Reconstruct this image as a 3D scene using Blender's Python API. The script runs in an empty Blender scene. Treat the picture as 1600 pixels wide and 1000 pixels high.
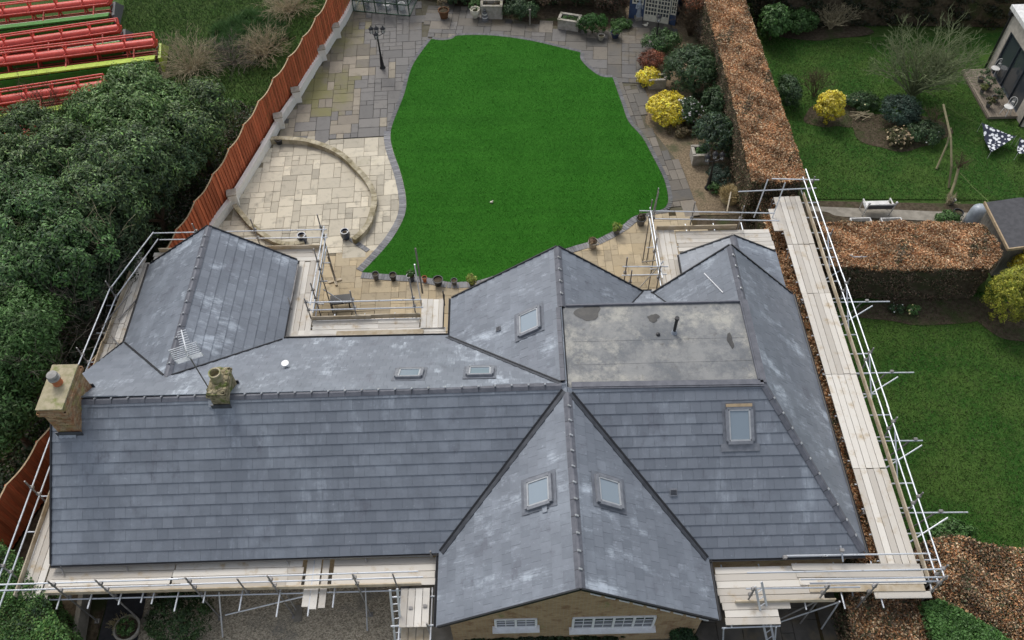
import bpy, math, random
import numpy as np
from mathutils import Vector, Matrix

random.seed(7)
RNG = np.random.default_rng(11)
sc = bpy.context.scene
COL = sc.collection

# ------------------------------------------------------------------ camera
FOC, TH, RO, YA, HC = 1320.389, math.radians(52.442), math.radians(-1.759), math.radians(-0.396), 28.686
FW = Vector((math.sin(YA)*math.cos(TH), math.cos(YA)*math.cos(TH), -math.sin(TH)))
_r = Vector((math.cos(YA), -math.sin(YA), 0)); _u = _r.cross(FW)
RT = math.cos(RO)*_r + math.sin(RO)*_u
UP = -math.sin(RO)*_r + math.cos(RO)*_u
CAM = Vector((0, 0, HC))
cd = bpy.data.cameras.new('camera'); cam = bpy.data.objects.new('camera', cd); COL.objects.link(cam)
cd.sensor_width = 36; cd.lens = FOC/1600*36; cd.clip_end = 2000; cd.clip_start = .1
m = Matrix.Identity(4)
for i in range(3):
    m[i][0] = RT[i]; m[i][1] = UP[i]; m[i][2] = -FW[i]; m[i][3] = CAM[i]
cam.matrix_world = m
sc.camera = cam

# ------------------------------------------------------------------ world, sun, exposure
SUN_EL, SUN_AZ = math.radians(52), math.radians(338)     # azimuth: direction the light comes from (0 = +Y, clockwise)
w = bpy.data.worlds.new('World'); sc.world = w; w.use_nodes = True
nt = w.node_tree; bg = nt.nodes['Background']
sky = nt.nodes.new('ShaderNodeTexSky'); sky.sky_type = 'NISHITA'; sky.sun_disc = False
sky.sun_elevation = SUN_EL; sky.sun_rotation = SUN_AZ; sky.dust_density = 3; sky.air_density = 1.0
hs = nt.nodes.new('ShaderNodeHueSaturation'); hs.inputs['Saturation'].default_value = .42
nt.links.new(sky.outputs[0], hs.inputs['Color']); nt.links.new(hs.outputs[0], bg.inputs[0]); bg.inputs[1].default_value = .15
sd = bpy.data.lights.new('sun', 'SUN'); sun = bpy.data.objects.new('sun', sd); COL.objects.link(sun)
sd.energy = .95; sd.angle = math.radians(16); sd.color = (1, .97, .92)
sv = Vector((math.sin(SUN_AZ)*math.cos(SUN_EL), math.cos(SUN_AZ)*math.cos(SUN_EL), math.sin(SUN_EL)))
sun.rotation_euler = sv.to_track_quat('Z', 'Y').to_euler(); sun.location = sv*60
sc.view_settings.view_transform = 'Standard'; sc.view_settings.look = 'None'
sc.view_settings.gamma = 1; sc.view_settings.use_curve_mapping = False
sc.view_settings.exposure = 0.40

# ------------------------------------------------------------------ helpers
def ray(u, v):
    return (FW + RT*((u-800)/FOC) - UP*((v-500)/FOC))
def g(u, v, z=0.0):
    """point at height z seen at photo position u, v"""
    d = ray(u, v); return CAM + d*((z-HC)/d.z)
def gxy(u, v, z=0.0):
    p = g(u, v, z); return (p.x, p.y)
def lerp(a, b, t): return a+(b-a)*t

LOC = {}
def link(o, parent=None):
    COL.objects.link(o)
    if parent is not None: o.parent = parent
    return o
def tag(o, label=None, cat=None, group=None, kind=None):
    if label: o['label'] = label
    if cat: o['category'] = cat
    if group: o['group'] = group
    if kind: o['kind'] = kind
    return o
def thing(name, label, cat, loc=(0, 0, 0), group=None, rz=0):
    o = bpy.data.objects.new(name, None); o.empty_display_size = .2
    link(o); o.location = loc; o.rotation_euler.z = rz; LOC[o.name] = Vector(loc)
    return tag(o, label, cat, group)
def copy_tree(o, loc=None, rz=None, label=None, parent=None, scale=None):
    c = o.copy(); link(c); c.parent = parent
    if loc is not None: c.location = loc
    if rz is not None: c.rotation_euler.z = rz
    if scale is not None: c.scale = (scale,)*3
    if label: c['label'] = label
    for ch in list(o.children): copy_tree(ch, parent=c)
    return c

class MB:
    def __init__(s): s.v = []; s.f = []; s.r = []; s.m = []
    def add(s, vs, fs, rnd=None, mi=0):
        n = len(s.v); s.v += [tuple(a) for a in vs]; s.f += [tuple(i+n for i in f) for f in fs]
        if rnd is None: rnd = random.random()
        s.r += [rnd]*len(fs); s.m += [mi]*len(fs); return s
    def box(s, c, size, rz=0, mi=0, rx=0):
        sx, sy, sz = [a/2 for a in size]; M_ = Matrix.Rotation(rz, 3, 'Z') @ Matrix.Rotation(rx, 3, 'X'); c = Vector(c)
        vs = [c+M_@Vector((x*sx, y*sy, z*sz)) for z in (-1, 1) for x, y in ((-1, -1), (1, -1), (1, 1), (-1, 1))]
        return s.add(vs, [(3, 2, 1, 0), (4, 5, 6, 7), (0, 1, 5, 4), (1, 2, 6, 5), (2, 3, 7, 6), (3, 0, 4, 7)], mi=mi)
    def bar(s, a, b, w, h, up=(0, 0, 1), mi=0):
        a = Vector(a); b = Vector(b); d = (b-a).normalized(); sd_ = d.cross(Vector(up))
        if sd_.length < 1e-4: sd_ = d.cross(Vector((0, 1, 0)))
        sd_.normalize(); n = sd_.cross(d)
        vs = [p+sd_*(x*w/2)+n*(y*h/2) for p in (a, b) for x, y in ((-1, -1), (1, -1), (1, 1), (-1, 1))]
        return s.add(vs, [(0, 1, 2, 3), (7, 6, 5, 4), (4, 5, 1, 0), (5, 6, 2, 1), (6, 7, 3, 2), (7, 4, 0, 3)], mi=mi)
    def tube(s, a, b, r, n=8, r2=None, caps=True, mi=0):
        a = Vector(a); b = Vector(b); d = (b-a).normalized(); r2 = r if r2 is None else r2
        x = d.cross(Vector((0, 0, 1)))
        if x.length < 1e-3: x = Vector((1, 0, 0))
        x.normalize(); y = d.cross(x)
        vs = []
        for p, rr in ((a, r), (b, r2)):
            for i in range(n):
                t = 2*math.pi*i/n; vs.append(p+x*(math.cos(t)*rr)+y*(math.sin(t)*rr))
        fs = [(i, (i+1) % n, n+(i+1) % n, n+i) for i in range(n)]
        if caps: fs += [tuple(range(n-1, -1, -1)), tuple(range(n, 2*n))]
        return s.add(vs, fs, mi=mi)
    def lathe(s, prof, n=16, c=(0, 0, 0), mi=0, sx=1, sy=1):
        c = Vector(c); vs = []
        for r, z in prof:
            for i in range(n):
                t = 2*math.pi*i/n; vs.append(c+Vector((math.cos(t)*r*sx, math.sin(t)*r*sy, z)))
        fs = []
        for k in range(len(prof)-1):
            for i in range(n):
                j = (i+1) % n; fs.append((k*n+i, k*n+j, (k+1)*n+j, (k+1)*n+i))
        if prof[0][0] > 1e-4: fs.append(tuple(range(n-1, -1, -1)))
        if prof[-1][0] > 1e-4: fs.append(tuple((len(prof)-1)*n+i for i in range(n)))
        return s.add(vs, fs, mi=mi)
    def prism(s, poly, z0, z1, mi=0):
        n = len(poly); vs = [(x, y, z0) for x, y in poly]+[(x, y, z1) for x, y in poly]
        fs = [tuple(range(n-1, -1, -1)), tuple(range(n, 2*n))]+[(i, (i+1) % n, n+(i+1) % n, n+i) for i in range(n)]
        return s.add(vs, fs, mi=mi)
    def poly3(s, pts, thick, mi=0, rnd=None):
        """a flat polygon given a thickness along its normal"""
        pts = [Vector(p) for p in pts]; n = len(pts)
        nr = (pts[1]-pts[0]).cross(pts[2]-pts[0]).normalized()*thick
        vs = pts+[p-nr for p in pts]
        fs = [tuple(range(n)), tuple(range(2*n-1, n-1, -1))]+[(n+i, n+(i+1) % n, (i+1) % n, i) for i in range(n)]
        return s.add(vs, fs, mi=mi, rnd=rnd)
    def sphere(s, c, r, n=10, k=6, sc_=(1, 1, 1), mi=0):
        pr = [(max(1e-5, math.sin(math.pi*i/k))*r, -math.cos(math.pi*i/k)*r*sc_[2]) for i in range(k+1)]
        return s.lathe(pr, n, c, mi, sc_[0], sc_[1])
    def mesh(s, name, mats, off=Vector((0, 0, 0)), smooth=False):
        me = bpy.data.meshes.new(name)
        me.from_pydata([tuple(Vector(p)-off) for p in s.v], [], s.f)
        a = me.attributes.new('rnd', 'FLOAT', 'FACE'); a.data.foreach_set('value', s.r)
        for mt in (mats if isinstance(mats, (list, tuple)) else [mats]): me.materials.append(mt)
        if isinstance(mats, (list, tuple)): me.polygons.foreach_set('material_index', s.m)
        if smooth:
            me.polygons.foreach_set('use_smooth', [True]*len(s.f))
            try: me.set_sharp_from_angle(angle=math.radians(40))
            except Exception: pass
        me.update(); return me
    def build(s, name, mats, parent=None, smooth=False):
        off = LOC.get(parent.name, Vector((0, 0, 0))) if parent is not None else Vector((0, 0, 0))
        o = bpy.data.objects.new(name, s.mesh(name, mats, off, smooth)); link(o, parent)
        LOC[o.name] = off
        return o

# ------------------------------------------------------------------ materials
def lin(r, g_, b): return tuple(((c/255)/12.92 if c/255 <= .04045 else ((c/255+.055)/1.055)**2.4) for c in (r, g_, b))+(1,)
def nodes(name):
    mt = bpy.data.materials.new(name); mt.use_nodes = True
    t = mt.node_tree; return mt, t, t.nodes['Principled BSDF'], t.nodes.new, t.links.new
def noise(t, scale, detail=6, rough=.6, src=None, stretch=None):
    N, L = t.nodes.new, t.links.new
    n = N('ShaderNodeTexNoise'); n.inputs['Scale'].default_value = scale; n.inputs['Detail'].default_value = detail; n.inputs['Roughness'].default_value = rough
    if src is None: src = N('ShaderNodeNewGeometry').outputs['Position']
    if stretch:
        mp = N('ShaderNodeMapping'); mp.inputs['Scale'].default_value = stretch; L(src, mp.inputs['Vector']); src = mp.outputs[0]
    L(src, n.inputs['Vector']); return n.outputs['Fac']
def ramp(t, src, a, b):
    n = t.nodes.new('ShaderNodeMapRange'); n.inputs['From Min'].default_value = a; n.inputs['From Max'].default_value = b; n.interpolation_type = 'SMOOTHSTEP'
    t.links.new(src, n.inputs['Value']); return n.outputs['Result']
def mix(t, fac, a, b, mode='MIX'):
    n = t.nodes.new('ShaderNodeMix'); n.data_type = 'RGBA'; n.blend_type = mode
    for s_, x in ((0, fac), (6, a), (7, b)):
        if isinstance(x, (tuple, list, float, int)): n.inputs[s_].default_value = x
        else: t.links.new(x, n.inputs[s_])
    return n.outputs[2]
def math_(t, op, a, b):
    n = t.nodes.new('ShaderNodeMath'); n.operation = op
    for i, x in enumerate((a, b)):
        if isinstance(x, (float, int)): n.inputs[i].default_value = x
        else: t.links.new(x, n.inputs[i])
    return n.outputs[0]
def val(t, fac, lo, hi):
    n = t.nodes.new('ShaderNodeMapRange'); n.inputs['To Min'].default_value = lo; n.inputs['To Max'].default_value = hi
    t.links.new(fac, n.inputs['Value']); return n.outputs['Result']
def bright(t, col, fac):
    n = t.nodes.new('ShaderNodeMix'); n.data_type = 'RGBA'; n.blend_type = 'MULTIPLY'; n.inputs[0].default_value = 1
    c = t.nodes.new('ShaderNodeCombineColor')
    for i in range(3): t.links.new(fac, c.inputs[i])
    t.links.new(col, n.inputs[6]); t.links.new(c.outputs[0], n.inputs[7]); return n.outputs[2]
def rndnode(t, obj=True):
    a = t.nodes.new('ShaderNodeAttribute'); a.attribute_name = 'rnd'
    if not obj: return a.outputs['Fac']
    o = t.nodes.new('ShaderNodeObjectInfo')
    return math_(t, 'FRACT', math_(t, 'ADD', a.outputs['Fac'], o.outputs['Random']), 0.0)
def bump(t, bs, src, strength, dist=.02):
    n = t.nodes.new('ShaderNodeBump'); n.inputs['Strength'].default_value = strength; n.inputs['Distance'].default_value = dist
    t.links.new(src, n.inputs['Height']); t.links.new(n.outputs[0], bs.inputs['Normal'])
def M(name, c1, c2=None, scale=3, rough=.8, spec=.3, var=.0, metal=0, bmp=0, bscale=30, c3=None, s3=.6, stretch=None, detail=6, e=(.35, .65)):
    mt, t, bs, N, L = nodes(name)
    bs.inputs['Roughness'].default_value = rough; bs.inputs['Specular IOR Level'].default_value = spec; bs.inputs['Metallic'].default_value = metal
    if c2 is None: c2 = tuple(x*.8 for x in c1[:3])+(1,)
    c = mix(t, ramp(t, noise(t, scale, detail, stretch=stretch), *e), c1, c2)
    if c3: c = mix(t, ramp(t, noise(t, s3, 4), .5, .7), c, c3)
    if var: c = bright(t, c, val(t, rndnode(t), 1-var, 1+var))
    L(c, bs.inputs['Base Color'])
    if bmp: bump(t, bs, noise(t, bscale, 5, stretch=stretch), bmp)
    return mt
MT = {}
# roof tiles: dark slate-grey concrete with pale bloom
mt, t, bs, N, L = nodes('roof_tile'); MT['tile'] = mt
rn = rndnode(t)
gm_ = N('ShaderNodeNewGeometry'); sn = N('ShaderNodeSeparateXYZ'); sp = N('ShaderNodeSeparateXYZ'); vm = N('ShaderNodeVectorMath'); vm.operation = 'MULTIPLY'; vm.inputs[1].default_value = (1, 1, 0)
vn = N('ShaderNodeVectorMath'); vn.operation = 'NORMALIZE'; L(gm_.outputs['True Normal'], vm.inputs[0]); L(vm.outputs[0], vn.inputs[0]); L(vn.outputs[0], sn.inputs[0]); L(gm_.outputs['Position'], sp.inputs[0])
su = math_(t, 'SUBTRACT', math_(t, 'MULTIPLY', sp.outputs[0], sn.outputs[1]), math_(t, 'MULTIPLY', sp.outputs[1], sn.outputs[0]))
cv = N('ShaderNodeCombineXYZ'); L(su, cv.inputs[0]); L(math_(t, 'MULTIPLY', sp.outputs[2], .28), cv.inputs[1]); L(math_(t, 'MULTIPLY', sn.outputs[0], 9.0), cv.inputs[2])
streak = noise(t, 1.6, 7, .75, src=cv.outputs[0])
c = mix(t, rn, (.152, .171, .199, 1), (.168, .186, .214, 1))
c = mix(t, ramp(t, noise(t, .40, 6, .7), .44, .74), c, (.225, .252, .288, 1))
age = ramp(t, sn.outputs[1], -1.6, -.2)
c = mix(t, math_(t, 'MULTIPLY', age, ramp(t, math_(t, 'MULTIPLY', streak, noise(t, .5, 7, .75)), .27, .44)), c, (.44, .49, .545, 1))
c = mix(t, math_(t, 'MULTIPLY', age, ramp(t, math_(t, 'MULTIPLY', noise(t, 1.2, 9, .82), math_(t, 'ADD', streak, .5)), .56, .80)), c, (.40, .445, .495, 1))
c = mix(t, ramp(t, noise(t, .8, 6, .7, stretch=(1.3, 1, .7)), .56, .72), c, (.125, .135, .16, 1))
c = mix(t, ramp(t, noise(t, 9, 5, .7), .62, .80), c, (.40, .43, .48, 1))
c = bright(t, c, val(t, rn, .95, 1.06)); L(c, bs.inputs['Base Color'])
bs.inputs['Specular IOR Level'].default_value = .5
L(val(t, noise(t, 1.4, 5), .34, .58), bs.inputs['Roughness'])
bump(t, bs, noise(t, 30, 4), .12, .01)
MT['ridge'] = M('ridge_tile', (.095, .10, .118, 1), (.13, .135, .155, 1), 4, .6, .4, .12, bmp=.2, bscale=60)
MT['black'] = M('black_plastic', (.012, .013, .015, 1), (.02, .02, .022, 1), 8, .45, .5)
MT['valley'] = M('valley_trough', (.035, .038, .045, 1), (.06, .065, .075, 1), 3, .4, .5)
MT['lead'] = M('lead_flashing', (.30, .33, .37, 1), (.2, .22, .25, 1), 6, .5, .5, .1)
# flat roof: grey felt with cream stains
mt, t, bs, N, L = nodes('flat_roof'); MT['flat'] = mt
c = mix(t, ramp(t, noise(t, .9, 8, .75), .38, .62), (.15, .158, .165, 1), (.25, .252, .245, 1))
c = mix(t, ramp(t, noise(t, .5, 10, .8), .48, .64), c, (.37, .36, .32, 1))
c = mix(t, ramp(t, noise(t, 2.6, 10, .85), .54, .70), c, (.12, .115, .105, 1))
c = mix(t, ramp(t, noise(t, 7, 8, .85), .58, .74), c, (.42, .395, .33, 1))
L(c, bs.inputs['Base Color']); L(val(t, noise(t, 2.5, 5), .7, .95), bs.inputs['Roughness']); bs.inputs['Specular IOR Level'].default_value = .18; bump(t, bs, noise(t, 20, 6), .4, .012)
MT['puddle'] = M('puddle', (.035, .035, .034, 1), (.06, .058, .052, 1), 4, .35, .4)
# brick
mt, t, bs, N, L = nodes('brick'); MT['brick'] = mt
bt = N('ShaderNodeTexBrick'); mp = N('ShaderNodeMapping'); gm = N('ShaderNodeNewGeometry')
sx = N('ShaderNodeSeparateXYZ'); cx = N('ShaderNodeCombineXYZ'); L(gm.outputs['Position'], sx.inputs[0])
L(math_(t, 'ADD', sx.outputs[0], sx.outputs[1]), cx.inputs[0]); L(sx.outputs[2], cx.inputs[1]); L(cx.outputs[0], bt.inputs['Vector'])
bt.inputs['Scale'].default_value = 1; bt.inputs['Brick Width'].default_value = .225; bt.inputs['Row Height'].default_value = .075; bt.inputs['Mortar Size'].default_value = .008
bt.inputs['Color1'].default_value = (.30, .19, .09, 1); bt.inputs['Color2'].default_value = (.40, .27, .14, 1); bt.inputs['Mortar'].default_value = (.34, .30, .23, 1)
c = mix(t, ramp(t, noise(t, 2.5, 6), .5, .7), bt.outputs['Color'], (.22, .13, .07, 1))
c = mix(t, ramp(t, noise(t, 1.1, 5), .62, .75), c, (.13, .17, .05, 1))
L(c, bs.inputs['Base Color']); bs.inputs['Roughness'].default_value = .9; bump(t, bs, bt.outputs['Fac'], -.6, .01)
MT['chim'] = M('chimney_brick', (.36, .27, .165, 1), (.30, .145, .075, 1), 5, .95, .2, .25, bmp=.5, bscale=40, c3=(.30, .28, .12, 1), s3=2.5)
MT['mossy'] = M('mossy_mortar', (.36, .31, .20, 1), (.16, .14, .08, 1), 6, .95, .2, .2, bmp=.8, bscale=25, c3=(.13, .17, .04, 1), s3=3)
MT['mortar'] = M('mortar_cap', (.40, .35, .24, 1), (.30, .27, .17, 1), 4, .95, .2, bmp=.4, bscale=30, c3=(.20, .22, .08, 1), s3=2)
MT['terracotta'] = M('terracotta', (.42, .15, .07, 1), (.34, .12, .06, 1), 8, .8, .2, .1)
MT['upvc'] = M('white_upvc', (.78, .79, .80, 1), (.7, .7, .7, 1), 6, .4, .4)
MT['alu'] = M('grey_aluminium', (.16, .17, .19, 1), (.21, .22, .24, 1), 6, .45, .5)
MT['clip'] = M('steel_clip', (.62, .64, .66, 1), (.5, .5, .5, 1), 6, .35, .5, metal=.6)
def glass(name, col, rough=.06, alpha=None):
    mt, t, bs, N, L = nodes(name); bs.inputs['Base Color'].default_value = col; bs.inputs['Roughness'].default_value = rough; bs.inputs['Specular IOR Level'].default_value = .9
    if alpha is not None: bs.inputs['Alpha'].default_value = alpha
    MT[name] = mt; return mt
MT['flash'] = M('dark_flashing', (.12, .13, .15, 1), (.16, .175, .20, 1), 4, .55, .4)
glass('skylight_glass', (.22, .27, .31, 1), .07); glass('window_glass', (.06, .07, .09, 1), .05); glass('clear_glass', (.5, .55, .55, 1), .05, .22); glass('door_glass', (.05, .06, .07, 1), .03)
MT['blind'] = M('skylight_blind', (.40, .42, .43, 1), (.34, .35, .36, 1), 5, .5, .4)
# scaffold
mt, t, bs, N, L = nodes('scaffold_board'); MT['board'] = mt
rn = rndnode(t)
c = mix(t, rn, (.50, .46, .40, 1), (.62, .59, .53, 1))
c = mix(t, ramp(t, noise(t, 2.2, 6, .65), .52, .75), c, (.42, .33, .21, 1))
c = mix(t, ramp(t, noise(t, 9, 5, .7), .64, .78), c, (.28, .25, .21, 1))
c = bright(t, c, val(t, rn, .88, 1.1)); L(c, bs.inputs['Base Color']); bs.inputs['Roughness'].default_value = .85; bump(t, bs, noise(t, 30, 4), .2, .01)
MT['toe'] = M('old_board', (.42, .34, .23, 1), (.54, .47, .36, 1), 3, .85, .2, .18, bmp=.2)
mt, t, bs, N, L = nodes('galvanised'); MT['galv'] = mt
c = mix(t, rndnode(t), (.50, .53, .57, 1), (.68, .70, .72, 1)); c = mix(t, ramp(t, noise(t, 5, 5), .55, .75), c, (.30, .29, .28, 1))
L(c, bs.inputs['Base Color']); bs.inputs['Metallic'].default_value = .45; bs.inputs['Roughness'].default_value = .45
MT['galvd'] = M('weathered_steel', (.20, .19, .18, 1), (.32, .31, .30, 1), 4, .6, .4, .15, metal=.3)
# paving
def slabmat(name, a, b, moss, mossamt, rough=.85):
    mt, t, bs, N, L = nodes(name); rn = rndnode(t)
    c = mix(t, rn, a, b); c = bright(t, c, val(t, math_(t, 'FRACT', math_(t, 'MULTIPLY', rn, 7.31), 0.0), .82, 1.15))
    c = mix(t, ramp(t, noise(t, 2.5, 7, .7), .48, .8), c, tuple(x*.62 for x in b[:3])+(1,))
    c = mix(t, ramp(t, noise(t, .35, 5, .65), *mossamt), c, moss)
    L(c, bs.inputs['Base Color']); bs.inputs['Roughness'].default_value = rough; bs.inputs['Specular IOR Level'].default_value = .35
    bump(t, bs, noise(t, 9, 5), .35, .02); MT[name] = mt
slabmat('slab_tan', (.46, .37, .235, 1), (.36, .30, .205, 1), (.22, .17, .09, 1), (.60, .78))
slabmat('slab_cream', (.60, .54, .42, 1), (.42, .38, .30, 1), (.25, .23, .11, 1), (.60, .80))
slabmat('slab_mossy', (.20, .17, .115, 1), (.14, .125, .10, 1), (.165, .155, .06, 1), (.42, .66), .7)
slabmat('slab_pale', (.27, .235, .175, 1), (.22, .19, .15, 1), (.2, .18, .1, 1), (.55, .8), .7)
slabmat('slab_dark', (.125, .116, .105, 1), (.092, .088, .084, 1), (.12, .10, .07, 1), (.55, .75), .55)
slabmat('slab_grey', (.125, .11, .088, 1), (.088, .082, .072, 1), (.125, .10, .062, 1), (.5, .7), .6)
slabmat('slab_path', (.20, .175, .14, 1), (.145, .128, .105, 1), (.16, .12, .075, 1), (.55, .75), .7)
slabmat('block_dark', (.15, .15, .15, 1), (.11, .11, .115, 1), (.10, .12, .06, 1), (.5, .7), .75)
slabmat('block_grey', (.25, .25, .25, 1), (.17, .17, .18, 1), (.14, .13, .11, 1), (.55, .75), .75)
MT['joint_pale'] = M('joint_pale', (.27, .235, .17, 1), (.20, .17, .12, 1), 3, .95, .1)
MT['joint_dull'] = M('joint_dull', (.12, .11, .085, 1), (.10, .09, .06, 1), 3, .95, .1)
MT['joint'] = M('joint_sand', (.075, .055, .03, 1), (.05, .042, .025, 1), 3, .95, .1, c3=(.05, .055, .02, 1), s3=.8)
MT['stone'] = M('cast_stone', (.40, .37, .32, 1), (.28, .26, .22, 1), 5, .9, .2, .1, bmp=.3, c3=(.2, .19, .12, 1), s3=1.2)
MT['rim'] = M('rim_stone', (.47, .42, .31, 1), (.30, .26, .17, 1), 2.5, .9, .2, .15, bmp=.3, c3=(.18, .15, .08, 1), s3=1.0)
MT['whitewall'] = M('painted_wall', (.82, .80, .73, 1), (.72, .67, .56, 1), 3, .85, .2, .05, e=(.5, .8))
MT['cap'] = M('concrete_cap', (.40, .37, .31, 1), (.27, .25, .2, 1), 5, .9, .2, .1)
MT['redfence'] = M('red_fence_stain', (.52, .15, .068, 1), (.40, .11, .05, 1), 3, .8, .2, .3, bmp=.3, stretch=(6, 6, .5))
MT['oldwood'] = M('weathered_timber', (.26, .24, .205, 1), (.17, .155, .13, 1), 4, .9, .2, .2, bmp=.3, stretch=(6, 6, .6))
MT['capwood'] = M('pale_timber_cap', (.46, .35, .22, 1), (.36, .27, .17, 1), 4, .85, .2, .1)
# ground
def grass(name, a, b, c3, s=1.2, fine=25, e=(.35, .65)):
    mt, t, bs, N, L = nodes(name)
    c = mix(t, ramp(t, noise(t, s, 6, .65), *e), a, b); c = mix(t, ramp(t, noise(t, fine, 6, .8), .45, .7), c, c3)
    c = bright(t, c, val(t, noise(t, 60, 3, .8), .55, 1.45))
    L(c, bs.inputs['Base Color']); bs.inputs['Roughness'].default_value = .9; bs.inputs['Specular IOR Level'].default_value = .12
    bump(t, bs, noise(t, 45, 5, .8), .9, .04); MT[name] = mt
grass('turf', (.019, .105, .006, 1), (.026, .125, .009, 1), (.038, .15, .014, 1), .5, 9)
grass('lawn_n', (.026, .085, .012, 1), (.060, .115, .022, 1), (.075, .14, .03, 1), .45, 5, (.38, .62))
grass('field', (.04, .09, .016, 1), (.06, .10, .025, 1), (.08, .12, .035, 1), .7, 5)
t = MT['turf'].node_tree; bs = t.nodes['Principled BSDF']; c0 = bs.inputs['Base Color'].links[0].from_socket
c = bright(t, c0, val(t, noise(t, 1.0, 4, .7, stretch=(.12, 2.2, 1)), .72, 1.28)); t.links.new(c, bs.inputs['Base Color'])
MT['soil'] = M('soil', (.055, .042, .028, 1), (.10, .08, .055, 1), 6, .95, .1, bmp=.8, bscale=20, c3=(.05, .06, .025, 1), s3=1)
MT['bark'] = M('gravel_mulch', (.26, .20, .13, 1), (.13, .10, .065, 1), 12, .95, .15, bmp=.8, bscale=30, c3=(.09, .09, .05, 1), s3=.8)
mt, t, bs, N, L = nodes('gravel'); MT['gravel'] = mt
vo = N('ShaderNodeTexVoronoi'); vo.inputs['Scale'].default_value = 26; L(N('ShaderNodeNewGeometry').outputs['Position'], vo.inputs['Vector'])
cc = N('ShaderNodeSeparateColor'); L(vo.outputs['Color'], cc.inputs[0])
c = mix(t, cc.outputs[0], (.20, .17, .12, 1), (.60, .52, .39, 1)); c = mix(t, ramp(t, noise(t, .8, 5), .5, .75), c, (.20, .19, .16, 1))
L(c, bs.inputs['Base Color']); bs.inputs['Roughness'].default_value = .9; bump(t, bs, vo.outputs['Distance'], .8, .03)
MT['wetpave'] = M('dark_paving', (.12, .11, .095, 1), (.075, .07, .06, 1), 1.5, .5, .4, .1, c3=(.16, .13, .08, 1), s3=.9)
MT['asphalt'] = M('asphalt', (.05, .05, .055, 1), (.035, .035, .038, 1), 6, .8, .3, bmp=.3, bscale=60)
MT['concrete'] = M('concrete', (.30, .275, .23, 1), (.22, .20, .165, 1), 3, .9, .2, .1, bmp=.2)
def flatm(name, col, rough=.6, spec=.4, metal=0, var=.0):
    MT[name] = M(name, col, tuple(x*.78 for x in col[:3])+(1,), 5, rough, spec, var, metal)
flatm('red_paint', (.66, .075, .05, 1), .45, .5, 0, .1); flatm('red_dull', (.42, .06, .035, 1), .6); flatm('lime_paint', (.42, .55, .06, 1), .45); flatm('green_paint', (.055, .22, .03, 1), .5)
flatm('rust', (.16, .08, .04, 1), .8, .2); flatm('dark_metal', (.02, .02, .022, 1), .5); flatm('white_paint', (.75, .74, .71, 1), .5); flatm('cream_paint', (.72, .68, .55, 1), .5)
flatm('navy', (.055, .085, .16, 1), .6); flatm('glaze_blue', (.03, .045, .085, 1), .25, .6); flatm('pot_black', (.025, .026, .028, 1), .5); flatm('pot_grey', (.13, .13, .13, 1), .7)
flatm('iron', (.022, .022, .024, 1), .45); flatm('dgreen', (.015, .06, .028, 1), .5); flatm('felt', (.085, .085, .09, 1), .85, .2); flatm('cover', (.36, .40, .44, 1), .35, .5)
flatm('render', (.52, .47, .40, 1), .95, .1); flatm('anthracite', (.05, .06, .075, 1), .4); flatm('deck', (.25, .21, .165, 1), .85, .2, 0, .15); flatm('log', (.27, .24, .14, 1), .9, .2)
flatm('branch', (.115, .085, .055, 1), .9, .15, 0, .2); flatm('twig_grey', (.17, .15, .12, 1), .9, .15, 0, .2); flatm('twig_green', (.20, .23, .12, 1), .9, .15, 0, .25); flatm('twig_tan', (.40, .34, .22, 1), .9, .15, 0, .25)
flatm('rope', (.20, .25, .09, 1), .8); flatm('straw', (.48, .40, .22, 1), .95, .1, 0, .2); flatm('aerial', (.68, .70, .72, 1), .4, .5); flatm('zinc', (.30, .29, .27, 1), .6, .4)
flatm('silver', (.42, .43, .44, 1), .35, .5, .7); flatm('cushion', (.13, .13, .14, 1), .9, .1)
# leaves: colour comes from each leaf
mt, t, bs, N, L = nodes('leaf'); MT['leaf'] = mt
at = N('ShaderNodeAttribute'); at.attribute_name = 'Col'; L(at.outputs['Color'], bs.inputs['Base Color'])
bs.inputs['Roughness'].default_value = .5; bs.inputs['Specular IOR Level'].default_value = .3
tr = N('ShaderNodeBsdfTranslucent'); L(at.outputs['Color'], tr.inputs['Color']); ms = N('ShaderNodeMixShader'); ms.inputs[0].default_value = .22
L(bs.outputs[0], ms.inputs[1]); L(tr.outputs[0], ms.inputs[2]); L(ms.outputs[0], t.nodes['Material Output'].inputs['Surface'])
# patterned cloth
mt, t, bs, N, L = nodes('cloth'); MT['cloth'] = mt
vo = N('ShaderNodeTexVoronoi'); vo.inputs['Scale'].default_value = 5.5; L(N('ShaderNodeNewGeometry').outputs['Position'], vo.inputs['Vector'])
L(mix(t, ramp(t, math_(t, 'ADD', vo.outputs['Distance'], val(t, noise(t, 14, 3), -.25, .25)), .40, .46), (.72, .74, .76, 1), (.022, .028, .05, 1)), bs.inputs['Base Color']); bs.inputs['Roughness'].default_value = .9

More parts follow.
